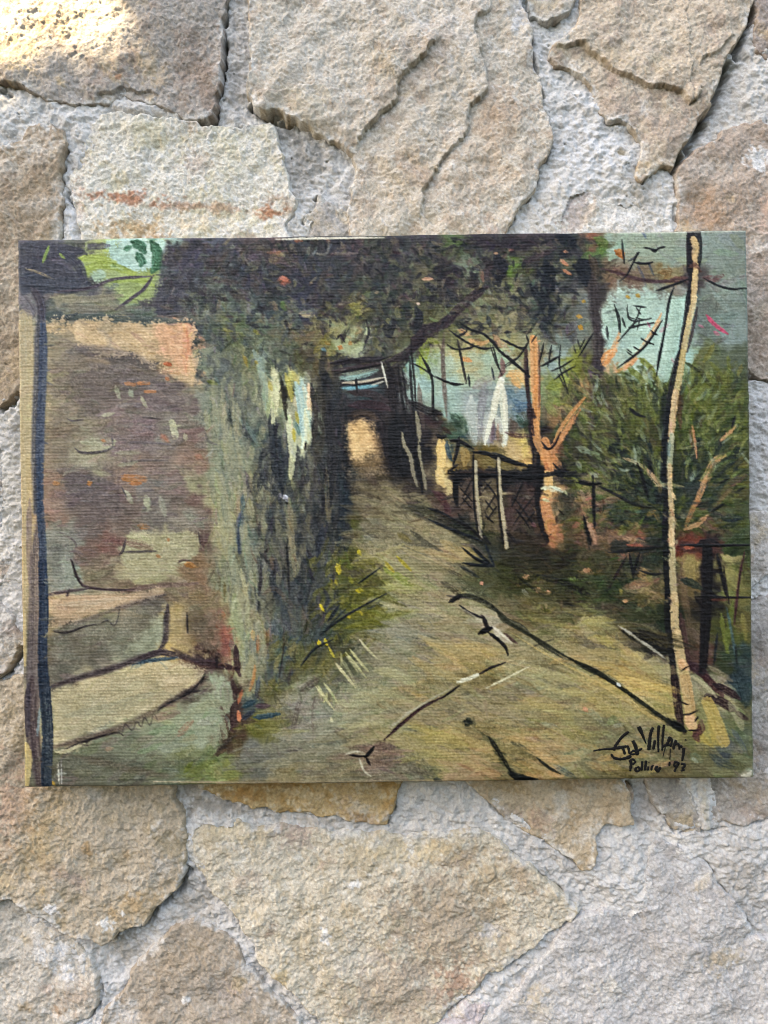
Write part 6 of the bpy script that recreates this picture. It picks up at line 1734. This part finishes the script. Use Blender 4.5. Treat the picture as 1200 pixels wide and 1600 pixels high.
# road: crack, rut and light flicks
strokes('''
1a1416 7 0.95 : 702,941 712,936 720,930
1c1718 2.6 0.95 : 718,946 730,956 744,962 756,967
1c1416 6 0.95 : 756,966 758,974 764,984
18121a 8 0.95 : 748,991 760,985 770,981
1c1416 5 0.95 : 762,988 778,1000 790,1012 794,1024
b0ab94 3 0.6 dry : 720,950 740,962 752,972
cfc8b4 5 0.8 dry : 770,980 784,992 800,1006
2a1c1c 3.4 0.95 : 748,1055 768,1044 790,1036
c6c4aa 5.5 0.95 blunt : 716,1066 732,1061 746,1055
2e2020 3.6 0.95 : 690,1092 704,1082 718,1072
4a2a2c 5 0.95 : 600,1157 630,1130 660,1106 692,1090
aaa690 2.2 0.6 dry : 612,1138 640,1114 690,1084 706,1076
140f10 6 0.98 : 570,1184 578,1176 584,1168
140f10 3.4 0.98 : 546,1180 560,1182 574,1182
2a1a1c 3 0.9 : 572,1184 578,1196
b5b3a0 2.2 0.7 dry : 540,1179 554,1175 568,1176
aeab98 2.2 0.7 dry : 561,1186 568,1204 578,1213
bdb895 2 0.8 : 760,1076 780,1066 804,1054 828,1042
40422c 6 0.8 : 776,954 796,974 830,994 880,1024
383a26 6 0.85 : 880,1024 930,1050 980,1082 1030,1118 1060,1138
12140f 9 0.95 : 1048,1128 1060,1136 1072,1143
c0a86c 4 0.6 dry : 800,990 860,1026 930,1064 1030,1130
9c988a 4 0.8 : 966,978 1000,1000 1040,1030
1d1a16 10 0.7 dry : 990,990 1020,1004 1044,1018
cdd2c8 4 0.9 : 964,1068 970,1073
2a3020 14 0.8 : 726,1128 736,1130
262a1c 8 0.7 dry : 764,1152 782,1180 798,1206
1a2018 9 0.85 : 796,1204 808,1216 836,1219
2c2e20 4 0.8 : 838,1184 858,1200 876,1210
1c2024 4 0.9 : 722,856 744,874 766,884
1c2428 4 0.9 : 740,856 756,872 770,886
1c2428 4 0.9 : 722,880 748,884 772,886
1d1c1c 4 0.9 : 668,794 690,802 712,814
1f262a 3 0.85 : 670,812 706,828 752,846
1d1a1a 4 0.9 : 712,812 736,826 754,844
''')


# --- signature ground stays bare; light caught along the canvas edges is painted as pale strokes
strokes('''
d8d4c4 3 0.7 dry : 430,374 520,372 600,371
c8ccc0 2.5 0.5 dry : 960,364 1060,362 1166,361
b8a98c 3 0.6 dry : 240,1222 400,1224 520,1222 700,1220
''')
PAINT = np.clip(PAINT + (p_n2 * 1.6 + p_n1 * 1.6)[..., None], 4, 250)
def gblur(A, r):
    ky = np.fft.fftfreq(A.shape[0])[:, None]; kx_ = np.fft.rfftfreq(A.shape[1])[None, :]
    g = np.exp(-2 * (np.pi * r) ** 2 * (ky ** 2 + kx_ ** 2))
    return np.stack([np.fft.irfft2(np.fft.rfft2(A[..., c]) * g, s=A.shape[:2]) for c in range(3)], -1)
PAINT = np.clip(PAINT + 0.32 * (PAINT - gblur(PAINT, 10.0)) + 0.22 * (PAINT - gblur(PAINT, 2.2)), 4, 250).astype(np.float32)
lum = PAINT.mean(-1, keepdims=True)
p_th = spectral(PH, PW, 2.0, 9, 0.4, 57, 0.0, 1.3)      # light and dark on single threads, put into the paint colour
PAINT = np.clip((lum + (PAINT - lum) * 0.95) * np.clip((lum / 130.0), 0.05, 1.0) ** 0.42 * 1.0 * np.array((1.0, 0.985, 0.945), np.float32) * (1 + 0.045 * p_th[..., None]) + 1.0 * p_th[..., None], 3, 245)
# ------------------------------------------------------------------ the painting: stretched canvas, front face 1141 x 853 wall units nearer the camera
FRONT = 78.0                                     # front face above the mean stone face
BACK = 9.0
K_ = 1 - FRONT / 1155.0
CWID, CHGT = 1144.0 * K_, 859.0 * K_              # in wall units
CENX, CENY = (602.5 - 600) * K_, (795.0 - 800) * K_
ROT = math.radians(0.76)
painting = bpy.data.objects.new('canvas_painting', None); C.objects.link(painting)
painting.location = (CENX * S, 0, -CENY * S)
tag(painting, 'unframed oil painting on canvas of a shaded village path between a rock face and trees', 'painting')

k = NT('oil_paint_on_canvas')
out = k.n('ShaderNodeOutputMaterial'); bs = k.n('ShaderNodeBsdfPrincipled')
at = k.n('ShaderNodeAttribute', attribute_name='Pigment')
tc = k.n('ShaderNodeTexCoord')
n1 = k.n('ShaderNodeTexNoise', i_Scale=900.0, i_Detail=3.0, i_Roughness=0.6)
mp = k.n('ShaderNodeMapping'); mp.inputs['Scale'].default_value = (0.55, 1, 1.4)
k.l(tc.outputs['Object'], mp.inputs[0]); k.l(mp.outputs[0], n1.inputs['Vector'])
# warp threads crossing the ribs
wv = k.n('ShaderNodeTexWave', wave_type='BANDS', bands_direction='X', i_Scale=95.0, i_Distortion=2.5, i_Detail=2.0)
wv.inputs['Detail Scale'].default_value = 6.0
k.l(tc.outputs['Object'], wv.inputs['Vector'])
mx = k.n('ShaderNodeMath', operation='MULTIPLY_ADD', i_1=0.5)
k.l(wv.outputs['Fac'], mx.inputs[0]); k.l(n1.outputs[0], mx.inputs[2])
bp = k.n('ShaderNodeBump', i_Strength=0.35, i_Distance=0.0004)
k.l(mx.outputs[0], bp.inputs['Height']); k.l(bp.outputs[0], bs.inputs['Normal'])
mr = k.n('ShaderNodeMapRange', i_From_Min=0.3, i_From_Max=0.7, i_To_Min=0.93, i_To_Max=1.07)
k.l(n1.outputs[0], mr.inputs[0])
mu = k.n('ShaderNodeVectorMath', operation='SCALE'); k.l(at.outputs['Color'], mu.inputs[0]); k.l(mr.outputs[0], mu.inputs['Scale'])
k.l(mu.outputs[0], bs.inputs['Base Color'])
bs.inputs['Roughness'].default_value = 0.5; bs.inputs['Specular IOR Level'].default_value = 0.14
k.l(bs.outputs[0], out.inputs[0]); M_paint = k.m

RIBS = 184
nv = RIBS * 4 + 1; nu = 730
uu = np.linspace(0, 1, nu, dtype=np.float32); vv = np.linspace(0, 1, nv, dtype=np.float32)
U, V = np.meshgrid(uu, vv)
lx = (U - 0.5) * CWID; ly = (V - 0.5) * CHGT                     # canvas plane, y down
# the turned-over edge: the outermost few units roll backwards
Rr = 5.5
ex = np.minimum(lx + CWID / 2, CWID / 2 - lx); ey = np.minimum(ly + CHGT / 2, CHGT / 2 - ly)
ed = np.minimum(ex, ey)
roll = np.where(ed < Rr, Rr - np.sqrt(np.maximum(0, Rr * Rr - (Rr - ed) ** 2)), 0)
cr = np.where((ex < 9) & (ey < 9), ((9 - ex) * (9 - ey)) / 60.0, 0)   # soft corners
wob = spectral(nv, nu, 60, 500, 1.6, 71); th = spectral(nv, nu, 3, 60, 0.8, 72, 0.0, 5.0)
ew = spectral(nv, nu, 14, 220, 1.4, 73)
lx = lx + np.where(np.abs(lx) > CWID / 2 - 14, 0.35 * ew[:, :1] * np.sign(lx), 0)
ly = ly + np.where(np.abs(ly) > CHGT / 2 - 14, 0.35 * ew[:1, :] * np.sign(ly), 0)
# ribs of the weave (each a real ridge), slightly bowed along the tacking edges
ph = V * RIBS + 0.10 * wob + 0.05 * th
rib = np.abs(np.sin(np.pi * ph)) ** 0.8
kx = PX0 * 0
px_s = 602.5 + (lx * math.cos(ROT) + ly * math.sin(ROT)) / K_
py_s = 795.5 + (-lx * math.sin(ROT) + ly * math.cos(ROT)) / K_
fx = np.clip(px_s - PX0, 0, PW - 1.01); fy = np.clip(py_s - PY0, 0, PH - 1.01)
ix = fx.astype(int); iy = fy.astype(int); ax = (fx - ix)[..., None]; ay = (fy - iy)[..., None]
def samp(A):
    if A.ndim == 2: A = A[..., None]
    return (A[iy, ix] * (1 - ax) + A[iy, ix + 1] * ax) * (1 - ay) + (A[iy + 1, ix] * (1 - ax) + A[iy + 1, ix + 1] * ax) * ay
pcol = samp(PAINT); imp = samp(IMP)[..., 0]
warp = np.abs(np.sin(np.pi * (U * 250 + 0.25 * th)))
ribamp = (0.36 + 0.10 * wob + 0.14 * th) * (0.72 + 0.4 * warp) * (1 - 0.35 * np.clip(imp, 0, 1))
H = FRONT + ribamp * rib + 0.06 * th + 0.8 * np.clip(imp, 0, 1.4) + 0.8 * wob * sstep(0, 60, ed) * 0.6 - roll - cr - 1.6
# front grid + four folded sides
rx = lx * math.cos(ROT) + ly * math.sin(ROT); ry = -lx * math.sin(ROT) + ly * math.cos(ROT)
co = np.stack([rx * S, -H * S, -ry * S], -1).reshape(-1, 3)
colv = (lin(pcol) * ALB).reshape(-1, 3)
idx = np.arange(nv * nu).reshape(nv, nu)
f = np.stack([idx[:-1, :-1].ravel(), idx[1:, :-1].ravel(), idx[1:, 1:].ravel(), idx[:-1, 1:].ravel()], 1)
ring = np.concatenate([idx[0, :-1], idx[:-1, -1], idx[-1, :0:-1], idx[:0:-1, 0]])
n0 = len(co); nr = len(ring)
rc = co[ring].copy(); b1 = rc.copy(); b1[:, 1] = -(FRONT - 14) * S; b2 = rc.copy(); b2[:, 1] = -BACK * S
raw = lin(hexrgb('cdbf9c')) * ALB
co = np.vstack([co, b1, b2, [[0, -BACK * S, 0]]]); colv = np.vstack([colv, np.tile(raw, (2 * nr + 1, 1))])
r1 = n0 + np.arange(nr); r2 = r1 + nr
nx = lambda a: np.roll(a, -1)
side1 = np.stack([ring, nx(ring), nx(r1), r1], 1); side2 = np.stack([r1, nx(r1), nx(r2), r2], 1)
cidx = np.full(nr, n0 + 2 * nr)
canvas = mesh_object('canvas', co, np.vstack([f, side1, side2]), M_paint, painting, colv)
canvas['label'] = 'painted canvas with coarse horizontal weave and bare cream left edge'
# plain stretcher bars carrying the canvas
kw_ = NT('stretcher_pine'); o_ = kw_.n('ShaderNodeOutputMaterial'); b_ = kw_.n('ShaderNodeBsdfPrincipled', i_Roughness=0.7)
nz = kw_.n('ShaderNodeTexNoise', i_Scale=60.0, i_Detail=4.0); cr_ = kw_.n('ShaderNodeValToRGB')
cr_.color_ramp.elements[0].color = (0.36, 0.24, 0.13, 1); cr_.color_ramp.elements[1].color = (0.5, 0.36, 0.2, 1)
kw_.l(nz.outputs[0], cr_.inputs[0]); kw_.l(cr_.outputs[0], b_.inputs['Base Color']); kw_.l(b_.outputs[0], o_.inputs[0]); M_pine = kw_.m
hw, hh = CWID / 2 * S - 0.0025, CHGT / 2 * S - 0.0025
for (x0, x1, z0, z1) in ((-hw, hw, hh - 0.035, hh), (-hw, hw, -hh, -hh + 0.035), (-hw, -hw + 0.035, -hh + 0.0355, hh - 0.0355), (hw - 0.035, hw, -hh + 0.0355, hh - 0.0355)):
    bar = box('stretcher_bar', x0, x1, -(FRONT - 9) * S, -(BACK + 0.8) * S, z0, z1, M_pine, painting)
    bar.rotation_euler = (0, -ROT, 0)

# signature and place-date, brushed in black
SIG = '''
1.6 2.4 : 927,1174.5 940,1172 958,1171 976,1169
2.4 3.2 : 983,1144 972,1153 962,1167 959,1174
2.2 3.4 : 955,1179 960,1185 970,1187 980,1185 987,1182
2.2 2.6 : 960,1171 972,1168 983,1167
2.4 2.4 : 974,1170 977,1180
2.4 2.4 : 982,1168 984,1179
2.2 1.8 : 984,1179 990,1174 996,1178 985,1180
3.2 3.2 : 989,1158 993,1166 997,1181
2.4 1.8 : 994,1176 999,1173 1004,1170
4.4 1.2 : 998,1136 1003,1146 1010,1163
3.0 3.6 : 1021,1137 1017,1148 1014,1173
2.6 2.6 : 1024,1157 1021,1172
2.8 1.8 : 1030,1134 1029,1150 1029,1176
2.8 1.8 : 1038,1133 1036,1152 1035,1174
3.6 2.2 : 1048,1152 1042,1164 1034,1168
2.2 2.2 : 1034,1167 1044,1165 1050,1166
2.6 2.2 : 1049,1153 1050,1160 1048,1168
2.6 2.2 : 1057,1157 1053,1166 1053,1172
2.2 2.2 : 1053,1165 1060,1163 1062,1172
2.2 2.2 : 1062,1166 1067,1168
3.0 2.0 : 1069,1169 1068,1180 1066,1190
3.4 2.6 : 1071,1157.5 1073,1156.5
1.2 0.8 : 1040,1168 1036,1184
1.2 0.8 : 1048,1170 1047,1188
2.8 2.4 : 986,1187 986,1197 985,1206
2.0 2.0 : 983,1191 988,1187 993,1191 988,1196
2.2 2.2 : 995,1199 993,1204 997,1206 1000,1202 996,1198
2.4 2.2 : 1004,1190 1003,1205
2.4 2.2 : 1010,1189 1008,1205
2.2 2.2 : 1013.5,1198 1012.5,1205
1.8 1.8 : 1014,1193 1015,1192
2.2 2.0 : 1019,1197 1018,1205
1.8 1.8 : 1018.5,1199 1022,1196.5
2.4 3.4 : 1029,1198 1025,1201 1027,1205 1031,1204
3.2 2.6 : 1031,1199 1032,1204
2.2 1.8 : 1047,1191 1046,1198
2.2 2.2 : 1060,1192 1055,1192 1054,1197 1059,1197 1061,1191
2.6 2.2 : 1061,1192 1057,1200 1054,1207
2.4 2.2 : 1064,1194 1071,1196 1066,1202
2.6 2.4 : 1066,1201 1070,1205
1.8 1.8 : 1064,1206 1069,1203
'''
sv, sf = [], []
srng = np.random.default_rng(3)
for line in SIG.strip().splitlines():
    hd, body = line.split(':'); w0, w1 = (float(v) for v in hd.split())
    p = catmull([tuple(float(v) for v in t.split(',')) for t in body.split()], 1.2)
    # photo position -> canvas plane
    p = np.stack([(p[:, 0] - 602.5) * K_, (p[:, 1] - 795.5) * K_], 1)
    t = np.gradient(p, axis=0); t /= (np.linalg.norm(t, axis=1, keepdims=True) + 1e-6); nrm = np.stack([-t[:, 1], t[:, 0]], 1)
    w = np.linspace(w0, w1, len(p)) * 0.80 * (1 + 0.12 * srng.standard_normal(len(p)))
    w[0] *= 0.55; w[-1] *= 0.45
    b = len(sv)
    jj = np.clip(((p[:, 0] * math.cos(ROT) - p[:, 1] * math.sin(ROT)) / CWID + 0.5) * (nu - 1), 1, nu - 2).astype(int)
    ii = np.clip(((p[:, 0] * math.sin(ROT) + p[:, 1] * math.cos(ROT)) / CHGT + 0.5) * (nv - 1), 3, nv - 4).astype(int)
    tops_ = np.max([H[ii + a_, jj] for a_ in (-3, -2, -1, 0, 1, 2, 3)], axis=0) + 0.75
    for i in range(len(p)):
        for sgn, hh_ in ((1, -0.7), (0.55, 0.0), (-0.55, 0.0), (-1, -0.7)):
            e = p[i] + nrm[i] * w[i] * sgn
            sv.append((e[0] * S, -(tops_[i] + hh_) * S, -e[1] * S))
    for i in range(len(p) - 1):
        for j in range(3):
            a = b + i * 4 + j
            sf.append((a, a + 1, a + 5, a + 4))
ki = NT('black_paint'); o_ = ki.n('ShaderNodeOutputMaterial'); b_ = ki.n('ShaderNodeBsdfPrincipled', i_Roughness=0.6); b_.inputs['Specular IOR Level'].default_value = 0.08
nz = ki.n('ShaderNodeTexNoise', i_Scale=1500.0, i_Detail=2.0); cr_ = ki.n('ShaderNodeValToRGB')
cr_.color_ramp.elements[0].color = (0.002, 0.002, 0.002, 1); cr_.color_ramp.elements[1].color = (0.008, 0.0075, 0.007, 1)
ki.l(nz.outputs[0], cr_.inputs[0]); ki.l(cr_.outputs[0], b_.inputs['Base Color']); ki.l(b_.outputs[0], o_.inputs[0])
sig = mesh_object('signature', np.array(sv), np.array(sf), ki.m, painting)
sig['label'] = 'black brushed signature with place and year in the lower right corner'

# ------------------------------------------------------------------ leafy bough above and to the left of the viewer, unseen, added to shade the wall around the sun patch
bough = bpy.data.objects.new('added_shade_bough', None); C.objects.link(bough)
tag(bough, 'unseen leafy green bough overhead that keeps the sun off the wall', 'branch')
lr = np.random.default_rng(31)
PATCH = [(-900, -900), (176, -900), (204, -60), (188, 10), (204, 44), (214, 74), (176, 102), (128, 118), (70, 130), (0, 140), (-60, 150), (-900, 170)]
sv3 = np.array(SUN)
q = np.stack([lr.uniform(-480, 1850, 11500), lr.uniform(-330, 2000, 11500)], 1).astype(np.float32)
dpatch = sdf_poly(PATCH, q[:, 0], q[:, 1])
keep = (dpatch < -22) | ((dpatch < 40) & (lr.random(len(q)) < 0.03))
q = q[keep]
LV, LF = [], []
up = Vector((0, 0, 1))
for (x, y) in q:
    dpt = 1.75 + 0.5 * lr.random()
    c = np.array(((x - 600) * S, 0, (800 - y) * S)) + sv3 * dpt
    ax1 = lr.standard_normal(3); nrm = sv3 + 0.45 * lr.standard_normal(3); nrm /= np.linalg.norm(nrm)
    ax1 -= nrm * ax1.dot(nrm); ax1 /= np.linalg.norm(ax1); ax2 = np.cross(nrm, ax1)
    L = lr.uniform(0.011, 0.019) * 1.25; Wd = L * 0.55
    b = len(LV)
    for (a, bb, cc) in ((-1, 0, 0), (-0.35, 0.8, 0.12), (0.4, 0.75, 0.1), (1, 0, -0.15), (0.4, -0.75, 0.1), (-0.35, -0.8, 0.12)):
        LV.append(c + ax1 * L * a + ax2 * Wd * bb + nrm * Wd * cc)
    LF += [(b, b + 1, b + 2, b + 3), (b, b + 3, b + 4, b + 5)]
kl = NT('leaf'); o_ = kl.n('ShaderNodeOutputMaterial'); b_ = kl.n('ShaderNodeBsdfPrincipled', i_Roughness=0.5)
nz = kl.n('ShaderNodeTexNoise', i_Scale=25.0); cr_ = kl.n('ShaderNodeValToRGB')
cr_.color_ramp.elements[0].color = (0.04, 0.07, 0.02, 1); cr_.color_ramp.elements[1].color = (0.09, 0.13, 0.04, 1)
kl.l(nz.outputs[0], cr_.inputs[0]); kl.l(cr_.outputs[0], b_.inputs['Base Color']); kl.l(b_.outputs[0], o_.inputs[0])
lv = mesh_object('foliage', np.array(LV), np.array(LF), kl.m, bough, smooth=False); lv['kind'] = 'stuff'
# its twigs
TV, TF = [], []
def twig(p0, p1, r0, r1):
    p0 = np.array(p0, float); p1 = np.array(p1, float); d = p1 - p0; d /= np.linalg.norm(d)
    a = np.cross(d, (0.3, 0.5, 0.8)); a /= np.linalg.norm(a); b_ = np.cross(d, a); n = len(TV)
    for (p, r) in ((p0, r0), (p1, r1)):
        for j in range(6):
            t = j * math.pi / 3
            TV.append(p + (a * math.cos(t) + b_ * math.sin(t)) * r)
    for j in range(6):
        TF.append((n + j, n + (j + 1) % 6, n + 6 + (j + 1) % 6, n + 6 + j))
mid = sv3 * 2.0
root = mid + np.array((0.55, 0, 0.10)); tip = mid + np.array((-0.10, 0, -0.22))
twig(root, mid, 0.012, 0.008); twig(mid, tip, 0.008, 0.003)
for i in range(9):
    t = i / 8.0; p = root * (1 - t) + tip * t
    twig(p, p + np.array((lr.uniform(-0.05, 0.08), lr.uniform(-0.05, 0.05), (-1) ** i * lr.uniform(0.12, 0.3))), 0.005, 0.0015)
kb = NT('bark'); o_ = kb.n('ShaderNodeOutputMaterial'); b_ = kb.n('ShaderNodeBsdfPrincipled', i_Roughness=0.9)
nz = kb.n('ShaderNodeTexNoise', i_Scale=80.0); cr_ = kb.n('ShaderNodeValToRGB')
cr_.color_ramp.elements[0].color = (0.06, 0.045, 0.03, 1); cr_.color_ramp.elements[1].color = (0.14, 0.11, 0.08, 1)
kb.l(nz.outputs[0], cr_.inputs[0]); kb.l(cr_.outputs[0], b_.inputs['Base Color']); kb.l(b_.outputs[0], o_.inputs[0])
mesh_object('stem', np.array(TV), np.array(TF), kb.m, bough)

# ------------------------------------------------------------------ clipped hedge added opposite, unseen behind the viewer, to close off the low sky in front of the wall
hg = 0.2
hx = np.arange(-9, 9.01, hg); hz = np.arange(-1.4, 1.61, hg)
HX, HZ = np.meshgrid(hx, hz)
hn = spectral(len(hz), len(hx), 1.5, 9, 0.8, 91)
HV, HF = [], []
for sgn, off in ((1, -6.0), (-1, -6.9)):
    b = sum(len(v) for v in HV)
    HV.append(np.stack([HX, off + sgn * 0.05 * hn, HZ + 0.03 * np.roll(hn, 5, 1) * (HZ > 1.5)], -1).reshape(-1, 3))
    ii = b + np.arange(HX.size).reshape(HX.shape)
    q4 = np.stack([ii[:-1, :-1].ravel(), ii[:-1, 1:].ravel(), ii[1:, 1:].ravel(), ii[1:, :-1].ravel()], 1)
    HF.append(q4 if sgn > 0 else q4[:, ::-1])
n1_ = HX.size; ii = np.arange(n1_).reshape(HX.shape)
for edge in (ii[-1, :], ii[:, 0], ii[:, -1], ii[0, :]):
    HF.append(np.stack([edge[:-1], edge[1:], edge[1:] + n1_, edge[:-1] + n1_], 1))
light_block_hedge = mesh_object('light_block_hedge', np.vstack(HV), np.vstack(HF), kl.m, None)
tag(light_block_hedge, 'unseen dark green hedge standing opposite the stone wall', 'light_block_hedge')
